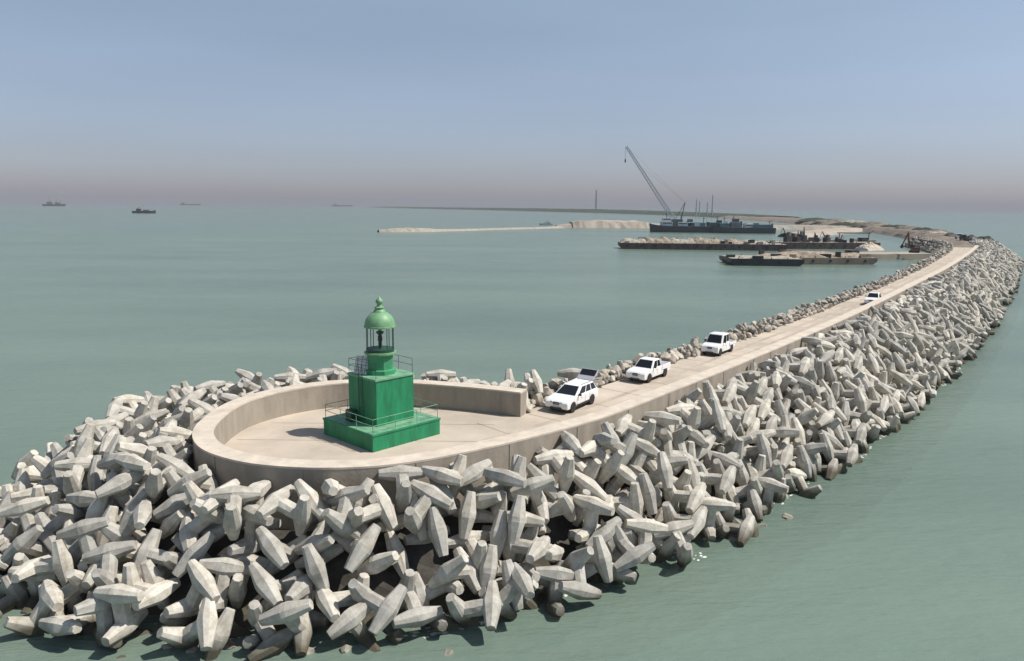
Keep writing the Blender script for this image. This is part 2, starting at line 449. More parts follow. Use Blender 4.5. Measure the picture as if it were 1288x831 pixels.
# ------------------------------------------------------------------ dolosse
C_D = 2.6
def octa_spindle(axis, c, half, rm, rt):
    """closed spindle with a chamfered-square section"""
    def sec(r):
        a = r; b = r * 0.50
        return [(a, b), (b, a), (-b, a), (-a, b), (-a, -b), (-b, -a), (b, -a), (a, -b)]
    vs = []; fs = []
    for t, r in ((-half, rt), (-half * 0.10, rm), (half * 0.10, rm), (half, rt)):
        for u, v in sec(r):
            q = {'x': (t, u, v), 'y': (u, t, v), 'z': (u, v, t)}[axis]
            vs.append((q[0] + c[0], q[1] + c[1], q[2] + c[2]))
    for j in range(3):
        for k in range(8):
            a = j * 8 + k; b = j * 8 + (k + 1) % 8
            fs.append((a, b, b + 8, a + 8))
    fs += [tuple(reversed(range(8))), tuple(range(24, 32))]
    mb = MB(); mb.add(vs, fs)
    return mb.mesh('tmp')
def dolos_mesh(seed):
    r = random.Random(seed)
    C = C_D; off = C * 0.5 - 0.165 * C
    tmp = []
    for axis, c, half, rm, rt in (('z', (-off, 0, 0), C / 2, 0.170 * C, 0.090 * C), ('y', (off, 0, 0), C / 2, 0.170 * C, 0.090 * C),
                                  ('x', (0, 0, 0), off, 0.138 * C, 0.138 * C)):
        m = octa_spindle(axis, c, half, rm, rt)
        tmp.append(bpy.data.objects.new('tmp', m)); COL.objects.link(tmp[-1])
    for k in (1, 2):
        md = tmp[0].modifiers.new('u', 'BOOLEAN'); md.operation = 'UNION'; md.object = tmp[k]; md.solver = 'EXACT'
    bv = tmp[0].modifiers.new('b', 'BEVEL'); bv.width = 0.045; bv.segments = 1; bv.limit_method = 'ANGLE'; bv.angle_limit = math.radians(25)
    dg = bpy.context.evaluated_depsgraph_get()
    me = bpy.data.meshes.new_from_object(tmp[0].evaluated_get(dg))
    me.name = 'dolos'
    for o in tmp: bpy.data.objects.remove(o)
    for v in me.vertices:
        v.co += Vector((r.uniform(-1, 1), r.uniform(-1, 1), r.uniform(-1, 1))) * 0.012
    me.materials.clear(); me.materials.append(M['dolos'])
    return me
DM = [dolos_mesh(s) for s in (1, 2, 3)]
def sample_pts(me, n=3500):
    bm = bmesh.new(); bm.from_mesh(me); bmesh.ops.triangulate(bm, faces=bm.faces)
    tri = np.array([[v.co[:] for v in f.verts] for f in bm.faces]); bm.free()
    a = np.linalg.norm(np.cross(tri[:, 1] - tri[:, 0], tri[:, 2] - tri[:, 0]), axis=1)
    t = rng.choice(len(tri), n, p=a / a.sum()); u = rng.random((n, 2)); s = u.sum(1) > 1; u[s] = 1 - u[s]
    return tri[t, 0] + u[:, :1] * (tri[t, 1] - tri[t, 0]) + u[:, 1:] * (tri[t, 2] - tri[t, 0])
SP = sample_pts(DM[0])
CELL = 0.25
X0, Y0, GX, GY = -60.0, 15.0, 1420, 1960
HM = np.full((GX, GY), -3.0, np.float32)
def splat(i0, i1, d0, d1, fz, fine=0.15):
    for i in range(i0, i1):
        for sub in (0, 0.5):
            P = XY[i] * (1 - sub) + XY[min(i + 1, NP - 1)] * sub
            lo = d0(i) if callable(d0) else d0; hi = d1(i) if callable(d1) else d1
            ds = np.arange(lo, hi, 0.2)
            q = P[None] + NR[i][None] * ds[:, None]
            z = np.array([fz(d, i) for d in ds], np.float32)
            a = ((q[:, 0] - X0) / CELL).astype(int); b = ((q[:, 1] - Y0) / CELL).astype(int)
            ok = (a >= 0) & (a < GX) & (b >= 0) & (b < GY)
            np.maximum.at(HM, (a[ok], b[ok]), z[ok])
splat(0, NP, 0.0, lambda i: SW[i] + 3.5, lambda d, i: core_z(d, SW[i]))
splat(0, NP, -1.25, 0.05, lambda d, i: 7.6)
splat(I_ROAD, NP, lambda i: -HW[i] - 7, lambda i: -HW[i], lambda d, i: ROAD_Z - 0.82 * (-d - HW[i]))
splat(I_ROAD, NP, lambda i: -HW[i] + 0.2, -1.25, lambda d, i: 12.0)
# orientations
ORI = []
def make_ori(q, pts, scale=1.0):
    R = np.array(q.to_matrix()); p = (pts * scale) @ R.T
    a = np.floor(p[:, 0] / CELL).astype(int); b = np.floor(p[:, 1] / CELL).astype(int)
    key = (a + 50) * 200 + (b + 50); uk, inv = np.unique(key, return_inverse=True)
    lo = np.full(len(uk), 99.0); hi = np.full(len(uk), -99.0)
    np.minimum.at(lo, inv, p[:, 2]); np.maximum.at(hi, inv, p[:, 2])
    return (uk // 200 - 50, uk % 200 - 50, lo.astype(np.float32), hi.astype(np.float32))
def rand_quat():
    v = rng.normal(size=4); v /= np.linalg.norm(v)
    return Quaternion(v.tolist())
for k in range(120):
    q = rand_quat(); ORI.append((q, make_ori(q, SP)))
# usual placing: one fluke lies up the slope on the sea side, the shank points into the bank
NH = 24; ORH = [[] for _ in range(NH)]
for h in range(NH):
    a = 2 * PI * h / NH
    for k in range(7):
        t = rng.uniform(.3, .95); n = Vector((math.cos(a), math.sin(a), 0)); up = Vector((0, 0, 1))
        x = -n * math.cos(t) - up * math.sin(t); z = -n * math.sin(t) + up * math.cos(t); y = z.cross(x)
        q = Matrix((x, y, z)).transposed().to_quaternion()
        j = Quaternion((0, 0, 1), rng.normal() * .38) @ Quaternion((math.cos(a), math.sin(a), 0), rng.normal() * .42)
        q = j @ q
        ORH[h].append(len(ORI)); ORI.append((q, make_ori(q, SP)))
DOL = []   # (quat, x, y, z, i, d)
I_FL = idx_near(-20, 46)
def TOPCAP(i, d):
    return 7.5 if i < I_FL - 12 else (7.05 if i < I_ROAD - 10 else 7.2) + .35 * math.sin(i * .21) + (.25 if d > 2.2 else 0)
def drop(x, y, i, d, tries, limit, pct, sink):
    a0 = int((x - X0) / CELL); b0 = int((y - Y0) / CELL)
    if not (20 < a0 < GX - 20 and 20 < b0 < GY - 20): return False
    best = None; cap = TOPCAP(i, d)
    h = int(round(math.atan2(NR[i][1], NR[i][0]) / (2 * PI) * NH)) % NH
    wp = 0.62 if (d > 2.2 and i > I_FL - 40) else 0.25
    for k in [ORH[h][int(rng.integers(0, 7))] if rng.random() < wp else int(rng.integers(0, 120)) for _ in range(tries)]:
        q, (da, db, lo, hi) = ORI[k]
        h = HM[a0 + da, b0 + db] - lo
        if h.max() > 13: continue
        z = float(np.quantile(h, pct))
        if z > limit or z - sink + hi.max() > cap: continue
        sc = z + rng.uniform(0, .9)
        if best is None or sc < best[0]: best = (sc, k, z)
    if best is None: return False
    _, k, z = best; z -= sink
    q, (da, db, lo, hi) = ORI[k]
    HM[a0 + da, b0 + db] = np.maximum(HM[a0 + da, b0 + db], z + hi)
    DOL.append((q, X0 + (a0 + .0) * CELL, Y0 + (b0 + .0) * CELL, z, i, d))
    return True
def lay(spacing, i0, i1, dmin, dmax_off, tries, pct, sink, lim):
    sites = []
    s0, s1 = SLEN[i0], SLEN[i1]
    wmax = SW[i0:i1].max()
    row = 0; d = dmin
    while d < wmax:
        s = s0 + (row % 2) * spacing / 2
        while s < s1:
            i = int(np.searchsorted(SLEN, s))
            if d < SW[i] - dmax_off:
                # on convex bends rows further out are longer: rescale by local stretch
                sites.append((d + rng.uniform(-.3, .3) * spacing, s + rng.uniform(-.35, .35) * spacing, i))
            j = min(max(i, 1), NP - 2)
            dth = math.acos(max(-1, min(1, float(np.dot(T[j - 1], T[j + 1]))))) / max(1e-6, SLEN[j + 1] - SLEN[j - 1])
            cr = T[j - 1][0] * T[j + 1][1] - T[j - 1][1] * T[j + 1][0]
            s += spacing / max(0.4, 1 + (dth * d if cr > 0 else -dth * d))
        d += spacing * 0.87; row += 1
    order = sorted(sites, key=lambda t: -t[0] + rng.uniform(0, 3))
    for d, s, i in order:
        i = min(max(int(np.searchsorted(SLEN, s)), 0), NP - 1)
        d = max(d, 1.0)
        p = XY[i] + NR[i] * d
        drop(p[0], p[1], i, d, tries, core_z(d, SW[i]) + lim, pct, sink)
I_FAR = idx_near(90, 163); I_END = idx_near(226, 375)
lay(1.4, 0, I_FAR, 1.0, 0.2, 14, 0.88, 0.16, 2.2)
lay(1.5, 0, I_FAR, 1.1, 0.5, 24, 0.82, 0.18, 3.0)
lay(1.6, 0, I_FAR, 1.1, 0.8, 30, 0.80, 0.18, 3.4)
lay(1.5, I_FAR, I_END, 1.0, 0.3, 10, 0.88, 0.16, 2.0)
lay(1.7, I_FAR, I_END, 1.1, 0.8, 16, 0.82, 0.16, 2.8)
def fill(i0, i1, n, tries, level):
    # look for hollows in the armour and drop one more unit into each
    for _ in range(n):
        i = int(rng.integers(i0, i1)); d = rng.uniform(0.9, SW[i] + 0.3)
        p = XY[i] + NR[i] * d
        a0 = int((p[0] - X0) / CELL); b0 = int((p[1] - Y0) / CELL)
        if HM[a0 - 2:a0 + 3, b0 - 2:b0 + 3].mean() < max(core_z(d, SW[i]) + level + (.6 if d < 3 else 0), .8):
            drop(p[0], p[1], i, d, tries, core_z(d, SW[i]) + level + (1.3 if SW[i] > 8 and d > 3 else 1.9), 0.74, 0.2)
fill(0, I_FAR, 4500, 40, 1.7)
fill(idx_near(-20, 46), idx_near(7, 51), 3500, 60, 2.0)
fill(I_FAR, I_END, 1000, 25, 1.5)
# a few rest on the corner between the wall's end and the road
for x, y in ((3.0, 62.2), (4.4, 64.4), (1.9, 64.2), (3.6, 66.6), (5.6, 66.6), (0.2, 65.5), (2.2, 67.4), (5.0, 69.0)):
    i = idx_near(x, y); drop(x, y, 0, 2.0, 20, 6.2, 0.95, 0.2)

VIS = [128,148,159,176,180,200,213,219,230,238,240,252,255,260,273,276,277,299,300,302,309,316,318,319,340,341,343,344,347,349,350,353,356,357,358,366,369,370,372,373,380,384,400,407,408,409,413,419,420,422,424,429,430,440,444,446,448,449,451,453,458,462,470,473,479,481,486,487,488,489,490,492,493,495,498,503,504,505,508,509,510,515,518,519,520,522,525,537,541,542,549,564,576,582,584,585,587,593,595,599,603,604,614,615,616,622,628,637,640,641,644,655,658,663,671,674,676,678,683,687,688,690,694,704,710,714,730,733,737,739,741,746,751,755,762,764,765,770,777,781,782,785,789,790,791,793,795,796,800,801,809,810,813,814,816,818,819,820,822,823,824,825,827,828,829,832,833,837,838,843,844,847,848,852,853,854,855,857,858,859,863,867,869,871,873,874,876,878,881,882,884,885,886,888,889,890,892,895,902,911,916,920,921,928,930,938,941,943,944,945,949,952,953,954,955,958,960,961,965,967,968,970,976,977,978,979,980,981,982,983,984,987,988,989,990,991,992,993,994,995,996,997,998,1000,1001,1002,1004,1008,1009,1010,1011,2157,2159,2160,2165,2167,2170,2171,2173,2174,2176,2180,2181,2185,2187,2189,2193,2201,2202,2204,2206,2208,2209,2214,2215,2217,2218,2225,2226,2227,2232,2233,2235,2238,2239,2240,2242,2243,2244,2245,2246,2247,2248,2249,2250,2251,2252,2329,2331,2332]
#VIS_LIST
def ordinal(n):
    w = ['first', 'second', 'third', 'fourth', 'fifth', 'sixth', 'seventh', 'eighth', 'ninth', 'tenth', 'eleventh', 'twelfth', 'thirteenth',
         'fourteenth', 'fifteenth', 'sixteenth', 'seventeenth', 'eighteenth', 'nineteenth', 'twentieth']
    return w[n] if n < 20 else 'twenty-' + w[n - 20] if n < 40 else str(n)
ZPT = [(-7, 61.8, 'behind the back wall'), (-17, 60.3, "behind the wall's far left curve"), (-21, 50, "left of the wall's left curve"),
       (-17.6, 42.5, "below the wall's front left curve"), (-12.5, 40.4, "below the lighthouse's left corner"), (-7.5, 40.6, "below the lighthouse's front corner"),
       (-2.2, 43.6, "below the lighthouse's right corner"), (3.5, 48.2, "below the wall's end face"), (9.5, 54.5, 'below the white SUV'),
       (18.2, 65.2, 'below the double cab pickup'), (27.5, 77.5, 'below the flatbed truck'), (999, 999, 'beyond the flatbed truck')]
def zone(i):
    for x, y, n in ZPT:
        if x > 900: return n
        if i <= idx_near(x, y) : return n
ZI = [(idx_near(x, y) if x < 900 else 10 ** 6, n) for x, y, n in ZPT]
def zone_of(i):
    for zi, n in ZI:
        if i <= zi: return n
def band_of(z):
    return 'at the waterline' if z < 0.9 else 'low on the slope' if z < 2.3 else 'halfway up' if z < 3.7 else 'high on the slope' if z < 4.9 else 'on the crest'
singles = set(range(len(DOL))) if VIS is None else set(VIS)
buckets = {}
for n in sorted(singles):
    q, x, y, z, i, d = DOL[n]
    buckets.setdefault((zone_of(i), band_of(z)), []).append(n)
DLAB = {}
for (zn, bn), ns in buckets.items():
    ns.sort(key=lambda n: pix(DOL[n][1:4])[0])
    for k, n in enumerate(ns):
        q = DOL[n][0]
        up = max(abs((q @ Vector((0, 0, 1))).z), abs((q @ Vector((0, 1, 0))).z))
        pose = 'upright' if up > 0.86 else 'leaning' if up > 0.72 else 'sprawling'
        DLAB[n] = f'{pose} concrete dolos {bn} {zn}, {ordinal(k)} from left' if len(ns) > 1 else f'{pose} concrete dolos {bn} {zn}, alone there'
acc_v = []; acc_f = []; nb = 0
base = []
for me in DM:
    bm = bmesh.new(); bm.from_mesh(me)
    base.append((np.array([v.co[:] for v in bm.verts]), [[v.index for v in f.verts] for f in bm.faces])); bm.free()
for n, (q, x, y, z, i, d) in enumerate(DOL):
    if n in singles:
        o = obj('dolos', DM[n % 3]); o.rotation_mode = 'QUATERNION'; o.rotation_quaternion = q; o.location = (x, y, z)
        tag(o, DLAB[n], 'dolos', 'concrete dolosse heaped around the breakwater')
        o['n'] = n
    else:
        V, Fs = base[n % 3]
        v = V @ np.array(q.to_matrix()).T + np.array((x, y, z))
        acc_v += v.tolist(); acc_f += [[a + nb for a in f] for f in Fs]; nb += len(V)
if acc_v:
    me = bpy.data.meshes.new('dolos_heap'); me.from_pydata(acc_v, [], acc_f)
    tag(obj('dolos_heap', me, M['dolos']), 'mass of far and half buried concrete dolosse along the breakwater', 'dolosse', kind='stuff')

# ------------------------------------------------------------------ rocks
def rock_mesh(seed):
    r = random.Random(seed); bm = bmesh.new()
    sx, sy, sz = r.uniform(.75, 1.15), r.uniform(.6, .9), r.uniform(.5, .75)
    for _ in range(17):
        v = Vector((r.gauss(0, 1), r.gauss(0, 1), r.gauss(0, 1))).normalized() * r.uniform(.82, 1.0)
        bm.verts.new((v.x * sx * .5, v.y * sy * .5, v.z * sz * .5))
    g = bmesh.ops.convex_hull(bm, input=bm.verts)
    for v in list(bm.verts):
        if not v.link_faces: bm.verts.remove(v)
    bmesh.ops.bevel(bm, geom=list(bm.edges), offset=.02, segments=1, affect='EDGES')
    bmesh.ops.recalc_face_normals(bm, faces=bm.faces)
    me = bpy.data.meshes.new('rock'); bm.to_mesh(me); bm.free(); me.materials.append(M['rock'])
    return me
RM = [rock_mesh(s) for s in range(9)]
RT = []
for me in RM:
    m2 = me.copy(); m2.materials.clear(); m2.materials.append(M['toe']); RT.append(m2)
ROCKS = []
rr = random.Random(5)
i = idx_near(13.0, 58.9) - 14
s = SLEN[idx_near(8.6, 53.4)]
while s < SLEN[-1] - 2:
    far = s > SLEN[idx_near(60, 120)]
    stp = 0.95 if not far else 1.5
    i = int(np.searchsorted(SLEN, s)); hw = HW[i]
    d = hw - 0.1
    while d < hw + 8.2:
        t = (d - hw - 2.6) / 6.0
        sz = rr.choice([.7, .9, 1.1, 1.3, 1.6, 2.0]) * (0.8 if d < hw + .4 else 1.0)
        jj = min(NP - 1, int(np.searchsorted(SLEN, s + rr.uniform(-.5, .5))))
        p = XY[jj] - NR[jj] * (d + rr.uniform(-.3, .3))
        z = ROAD_Z - 6.0 * max(0, t) * 1.0 + rr.uniform(-.1, .6)
        if z > -0.7: ROCKS.append((p[0], p[1], z, sz, rand_quat(), jj))
        d += stp * rr.uniform(.8, 1.15)
    s += stp
# toe stones on the sea side
TOE = []
for x, y, sz in ((-20.2, 34.7, 1.4), (-11.0, 32.6, 1.2), (-13.8, 34.3, 1.3), (-8.0, 34.0, 1.0), (-3.0, 33.9, 1.0), (19.6, 50.6, 1.3), (17.4, 49.2, 1.1), (-22.6, 36.2, 1.5),
                 (-17.0, 34.1, .9), (14.6, 46.9, 1.2), (-9.8, 33.9, 0.8), (-15.5, 34.0, 1.0), (-24.4, 37.6, 1.0)):
    TOE.append((x, y, 0.05, sz, rand_quat(), 0))
for n in range(30):
    i = rr.randrange(idx_near(-19, 44), idx_near(60, 120)); d = SW[i] + rr.uniform(-1.6, -.2)
    p = XY[i] + NR[i] * d
    TOE.append((p[0], p[1], rr.uniform(-.15, .15), rr.choice([.7, .9, 1.1, 1.4]), rand_quat(), i))
RVIS = [0,9,18,27,28,37,38,47,56,65,67,76,85,86,95,104,110,120,129,130,139,148,149,150,157,159,160,168,169,178,179,186,187,188,196,214,224,225,239,249,251,257,260,267,268,275,276,287,294,295,303,304,305,323,324,332,333,371,397,408,417,426,427,435,445,454,456,457,464,483,484,485,491,493,502,509,512,518,527,528,537,548,549,556,558,559,575,577,584,586,594,613,614,623,624,625,632,640,650,653,678,680,689,699,707,715,716,724,734,745,752,761,763,771,773,798,817,819,833,834,844,851,858,869,888,895,901,902,918,919,925,937,943,962,963,969,970,974,1016,1023,1036,1040,1041,1077,1091,1133,1139,1145,1159,1170,1194,1224,1242,1247,1280,1322,1363,1369,1382,1392,1399,1405,1424,1431,1442,1449,1466,1467,1485,1504,1505,1518,1535,1536,1542,1543,1564,1577,1606,1613,1620,1637,1642,1660,1685,1711,1716,1731,1748,1800,1804,1811,1816,1830,1878,1879,1887,1892,1909,1914,1920,1931,1958,1960,1968,1991,1997,2019,2020,2034,2037,2039,2050,2053,2058,2062,2065,2069,2070,2076,2087,2088,2096,2100,2105,2118,2125,2131,2142,2145,2149,2152,2154,2156,2161,2172,2173,2186,2187,2196,2197,2199,2204,2210,2215,2217,2223,2234,2247,2252,2257,2265,2267,2279,2287,2288,2289,2291]
#RVIS_LIST
RZ = [(6.5, 51, 'beside the wall end'), (13.5, 59.6, 'beside the white SUV'), (19, 66.5, 'behind the white SUV'), (23.5, 72, 'beside the double cab pickup'), (29, 79, 'behind the double cab pickup'),
      (36, 88.5, 'beside the flatbed truck'), (46, 101.5, 'just past the flatbed truck'), (66, 129, 'short of the distant pickup'), (75, 141.5, 'beside the distant pickup'), (9999, 0, 'beyond the distant pickup')]
RZI = [(idx_near(x, y) if x < 900 else 10 ** 6, n) for x, y, n in RZ]
rs_single = set(range(len(ROCKS))) if RVIS is None else set(RVIS)
bk = {}
for n in sorted(rs_single):
    x, y, z, sz, q, i = ROCKS[n]
    zn = [nm for zi, nm in RZI if i <= zi][0]
    bn = 'edging the road' if z > 4.4 else 'down the bank' if z > 2.2 else "by the harbour water"
    bk.setdefault((zn, bn), []).append(n)
RLAB = {}
for (zn, bn), ns in bk.items():
    ns.sort(key=lambda n: pix(ROCKS[n][:3])[0])
    for k, n in enumerate(ns):
        sz = 'small' if ROCKS[n][3] < 1.0 else 'large' if ROCKS[n][3] > 1.5 else 'middling'
        RLAB[n] = f'{sz} rock {bn} {zn}, ' + (f'{ordinal(k)} from left' if k < 29 else 'near its right end')
acc_v = []; acc_f = []; nb = 0
rb = []
for me in RM:
    rb.append((np.array([v.co[:] for v in me.vertices]), [list(p.vertices) for p in me.polygons]))
for n, (x, y, z, sz, q, i) in enumerate(ROCKS):
    if n in rs_single:
        o = obj('rock', RM[n % 9], loc=(x, y, z)); o.rotation_mode = 'QUATERNION'; o.rotation_quaternion = q; o.scale = (sz,) * 3
        tag(o, RLAB[n], 'rock', 'rocks on the harbour bank'); o['r'] = n
    else:
        V, Fs = rb[n % 9]
        acc_v += (sz * V @ np.array(q.to_matrix()).T + np.array((x, y, z))).tolist(); acc_f += [[a + nb for a in f] for f in Fs]; nb += len(V)
if acc_v:
    me = bpy.data.meshes.new('rock_bank'); me.from_pydata(acc_v, [], acc_f)
    tag(obj('rock_bank', me, M['rock']), 'mass of smaller and farther rocks facing the harbour bank', 'rocks', kind='stuff')
TOE.sort(key=lambda r: pix(r[:3])[0])
TB = {}
for n, (x, y, z, sz, q, i) in enumerate(TOE):
    j = int(np.argmin(((XY - np.array((x, y))) ** 2).sum(1))); TB.setdefault(zone_of(j), []).append(n)
for zn, ns in TB.items():
    for k, n in enumerate(ns):
        x, y, z, sz, q, i = TOE[n]
        o = obj('rock', RT[n % 9], loc=(x, y, z - .1)); o.rotation_mode = 'QUATERNION'; o.rotation_quaternion = Quaternion((0, 0, 1), n * 1.3); o.scale = (sz,) * 3
        tag(o, f'wet stone in the sea {zn}, {ordinal(k)} from left', 'rock', 'stones at the toe of the dolos slope')

# ------------------------------------------------------------------ lighthouse
def lighthouse():
    t = thing('lighthouse', 'small green lighthouse with domed open lantern on a stepped square base', 'lighthouse', (-9.4, 53.0, ROAD_Z), math.radians(46.5))
    B = 5.95; h0 = 1.15
    m = MB(); m.box((0, 0, h0 / 2), (B, B, h0)); m.box((0, 0, h0 + .0), (B + .1, B + .1, .14)); m.build('plinth', M['green'], t, bevel=.025)
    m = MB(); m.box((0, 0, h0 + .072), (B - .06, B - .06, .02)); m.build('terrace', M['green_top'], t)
    K = 3.3; h1 = h0 + 3.3
    m = MB(); m.box((0, 0, (h0 + h1) / 2), (K, K, h1 - h0)); m.build('tower_block', M['green'], t, bevel=.03)
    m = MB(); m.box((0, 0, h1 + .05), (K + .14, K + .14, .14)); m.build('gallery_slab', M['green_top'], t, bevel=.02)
    # octagonal pedestal and lantern sill
    h2 = h1 + 1.5
    m = MB(); m.lathe([(1.12, h1 + .1), (1.12, h1 + .42), (0.93, h1 + .46), (0.93, h2)], 8, rot0=PI / 8); m.build('pedestal', M['mid_green'], t, bevel=.015)
    m = MB(); m.lathe([(1.0, h2 - .02), (1.14, h2 + .06), (1.14, h2 + .18), (1.02, h2 + .2)], 32); m.build('lantern_sill', M['pale_green'], t, smooth=True)
    h3 = h2 + 1.95
    for k in range(10):
        a = 2 * PI * k / 10 + .2
        m = MB(); m.tube((.96 * math.cos(a), .96 * math.sin(a), h2 + .19), (.96 * math.cos(a), .96 * math.sin(a), h3), .029, 8); m.build('lantern_post', M['dark_green'], t)
    m = MB(); m.lathe([(.9, h2 + .2), (1.0, h2 + .2), (1.0, h2 + .42), (.9, h2 + .42)], 24); m.build('lantern_kerb', M['dark_green'], t, smooth=True)
    # dome
    prof = [(1.0, h3 - .02), (1.12, h3), (1.12, h3 + .1)]
    for k in range(0, 10):
        a = PI / 2 * k / 10
        prof.append((1.08 * math.cos(a), h3 + .12 + 1.05 * math.sin(a)))
    prof += [(.22, h3 + 1.19), (.32, h3 + 1.2)]
    m = MB(); m.lathe(prof[:-2] + [(.16, h3 + 1.17)], 36); dome = m.build('dome', M['pale_green'], t, smooth=True)
    z = h3 + 1.08
    m = MB(); m.lathe([(.44, z), (.38, z + .14), (.30, z + .2), (.35, z + .26), (.35, z + .33), (.20, z + .4), (.16, z + .54), (.23, z + .62), (.27, z + .74), (.23, z + .86), (.12, z + .95), (.06, z + 1.05), (.01, z + 1.10)], 20)
    m.build('finial', M['pale_green'], dome, smooth=True)
    # lamp
    m = MB(); m.tube((0, 0, h2 + .15), (0, 0, h2 + .95), .09, 10); m.lathe([(.16, h2 + .95), (.18, h2 + 1.0), (.15, h2 + 1.3), (.1, h2 + 1.34)], 16)
    m.build('lamp', M['trim'], t, smooth=True)
    m = MB(); m.lathe([(.05, h2 + 1.36), (.26, h2 + 1.5), (.28, h2 + 1.62), (.05, h2 + 1.66)], 16); m.tube((0, 0, h2 + 1.64), (0, 0, h3 + .05), .05, 8); m.build('lamp_bracket', M['dark_green'], t, smooth=True)
    # railings
    def rail(name, half, z0, hgt, sides, mat_, gap=None, rr_=.025, nper=3):
        for ax, ay, bx, by in sides:
            m = MB()
            a = Vector((ax * half, ay * half, 0)); b = Vector((bx * half, by * half, 0))
            for k in range(nper + 1):
                p = a.lerp(b, k / nper)
                m.tube((p.x, p.y, z0), (p.x, p.y, z0 + hgt), rr_, 6)
            for zz in (.55, 1.0):
                m.tube((a.x, a.y, z0 + hgt * zz), (b.x, b.y, z0 + hgt * zz), rr_, 6)
            m.build('railing', mat_, t)
    q = [(-1, -1, 1, -1), (1, -1, 1, 1), (1, 1, -1, 1), (-1, 1, -1, -1)]
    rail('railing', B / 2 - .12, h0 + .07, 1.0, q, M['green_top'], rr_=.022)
    rail('railing', K / 2 - .05, h1 + .12, 1.05, q[1:], M['dark_green'], rr_=.018, nper=2)
    # solar panel leaning against the left side of the gallery
    m = MB()
    cpos = Vector((-1.12, .74, h1 + .74))
    nrm = Vector((-.725, -.69, .45)).normalized(); ux = Vector((0, 0, 1)).cross(nrm).normalized(); uy = nrm.cross(ux)
    sk = (uy + ux * .12).normalized()
    R = Matrix((sk, ux.cross(sk).cross(sk) * -1 if False else nrm.cross(sk), nrm)).transposed()
    m.box(cpos, (1.3, .95, .04), R); sp = m.build('solar_panel', M['panel'], t)
    m = MB()
    for k in (-.3, 0, .3):
        m.box(cpos + R @ Vector((0, k, .028)), (1.3, .022, .012), R)
    for k in (-.4, 0, .4):
        m.box(cpos + R @ Vector((k, 0, .036)), (.022, .95, .012), R)
    m.build('panel_rib', M['trim'], sp)
    # meter box on the terrace and a fixed ladder at the back corner
    m = MB(); m.box((-2.0, .9, h0 + .5), (.5, .7, .8)); m.build('equipment_box', M['dark_green'], t, bevel=.03)
    m = MB()
    for s in (-.22, .22): m.tube((-K / 2 - .12, s, h0 + .1), (-K / 2 - .12, s, h1 + 1.0), .03, 6)
    for k in range(11): m.tube((-K / 2 - .12, -.22, h0 + .35 + .3 * k), (-K / 2 - .12, .22, h0 + .35 + .3 * k), .02, 6)
    m.build('ladder', M['dark_green'], t)
    m = MB(); m.box((K / 2 + .03, 0, h0 + 1.0), (.06, .95, 1.9)); m.build('door', M['dark_green'], t) if False else None
lighthouse()

# ------------------------------------------------------------------ vehicles (front along +x)
def arch(cx, r, z, n=9):
    return [(cx + r * math.cos(PI * k / n), z + r * 0.98 * math.sin(PI * k / n)) for k in range(n + 1)]
def wheel(t, x, y, r=.38, wd=.26):
    s = 1 if y > 0 else -1
    w = MB(); w.lathe([(r * .62, -wd / 2), (r * .94, -wd / 2), (r, -wd / 2 + .04), (r, wd / 2 - .04), (r * .94, wd / 2), (r * .62, wd / 2)], 24)
    rim = MB(); rim.lathe([(r * .60, -.06), (r * .61, wd / 2 - .01), (r * .52, wd / 2 - .03), (r * .12, wd / 2 - .06)], 20)
    for k in range(5):
        a = 2 * PI * k / 5
        rim.box((r * .34 * math.cos(a), r * .34 * math.sin(a), wd / 2 - .03), (r * .45, .06, .04), Matrix.Rotation(a, 3, 'Z'))
    o = w.build('wheel', M['rubber'], t, smooth=True)
    o.location = (x, y, r); o.rotation_euler = (-s * PI / 2, 0, 0)
    rim.build('rim', M['rim'], o, smooth=True)
def quad_panel(name, q, uv, mat_, t, off=.012, th=.02):
    """panel proud of the quad q (4 corners: bottom-left, bottom-right, top-right, top-left seen from outside)"""
    q = [Vector(p) for p in q]
    n = (q[1] - q[0]).cross(q[3] - q[0]).normalized()
    def P(u, v): return q[0].lerp(q[1], u).lerp(q[3].lerp(q[2], u), v)
    pts = [P(u, v) for u, v in uv]; k = len(pts)
    m = MB(); m.add([p + n * off for p in pts] + [p - n * (th - off) for p in pts],
                    [tuple(range(k)), tuple(reversed(range(k, 2 * k)))] + [(i, k + i, k + (i + 1) % k, (i + 1) % k) for i in range(k)])
    return m.build(name, mat_, t)
def cabin(t, xb0, xb1, xt0, xt1, zb, zt, wb, wt, side_div, paint, rear_glass=True):
    """tapered cabin with glass; xb0 rear bottom, xb1 front bottom"""
    v = [(xb0, -wb, zb), (xb1, -wb, zb), (xb1, wb, zb), (xb0, wb, zb), (xt0, -wt, zt), (xt1, -wt, zt), (xt1, wt, zt), (xt0, wt, zt)]
    m = MB(); m.add(v, [(3, 2, 1, 0), (4, 5, 6, 7), (0, 1, 5, 4), (1, 2, 6, 5), (2, 3, 7, 6), (3, 0, 4, 7)])
    m.build('cab', paint, t, bevel=.07, seg=3, smooth=True)
    quad_panel('windshield', [v[1], v[2], v[6], v[5]], [(.05, .08), (.95, .08), (.92, .9), (.08, .9)], M['glass'], t)
    if rear_glass: quad_panel('rear_window', [v[3], v[0], v[4], v[7]], [(.1, .2), (.9, .2), (.88, .88), (.12, .88)], M['glass'], t)
    for u0, u1 in side_div:
        quad_panel('side_window', [v[0], v[1], v[5], v[4]], [(u0, .12), (u1, .12), (u1, .86), (u0, .86)], M['glass'], t)
        quad_panel('side_window', [v[2], v[3], v[7], v[6]], [(1 - u1, .12), (1 - u0, .12), (1 - u0, .86), (1 - u1, .86)], M['glass'], t)
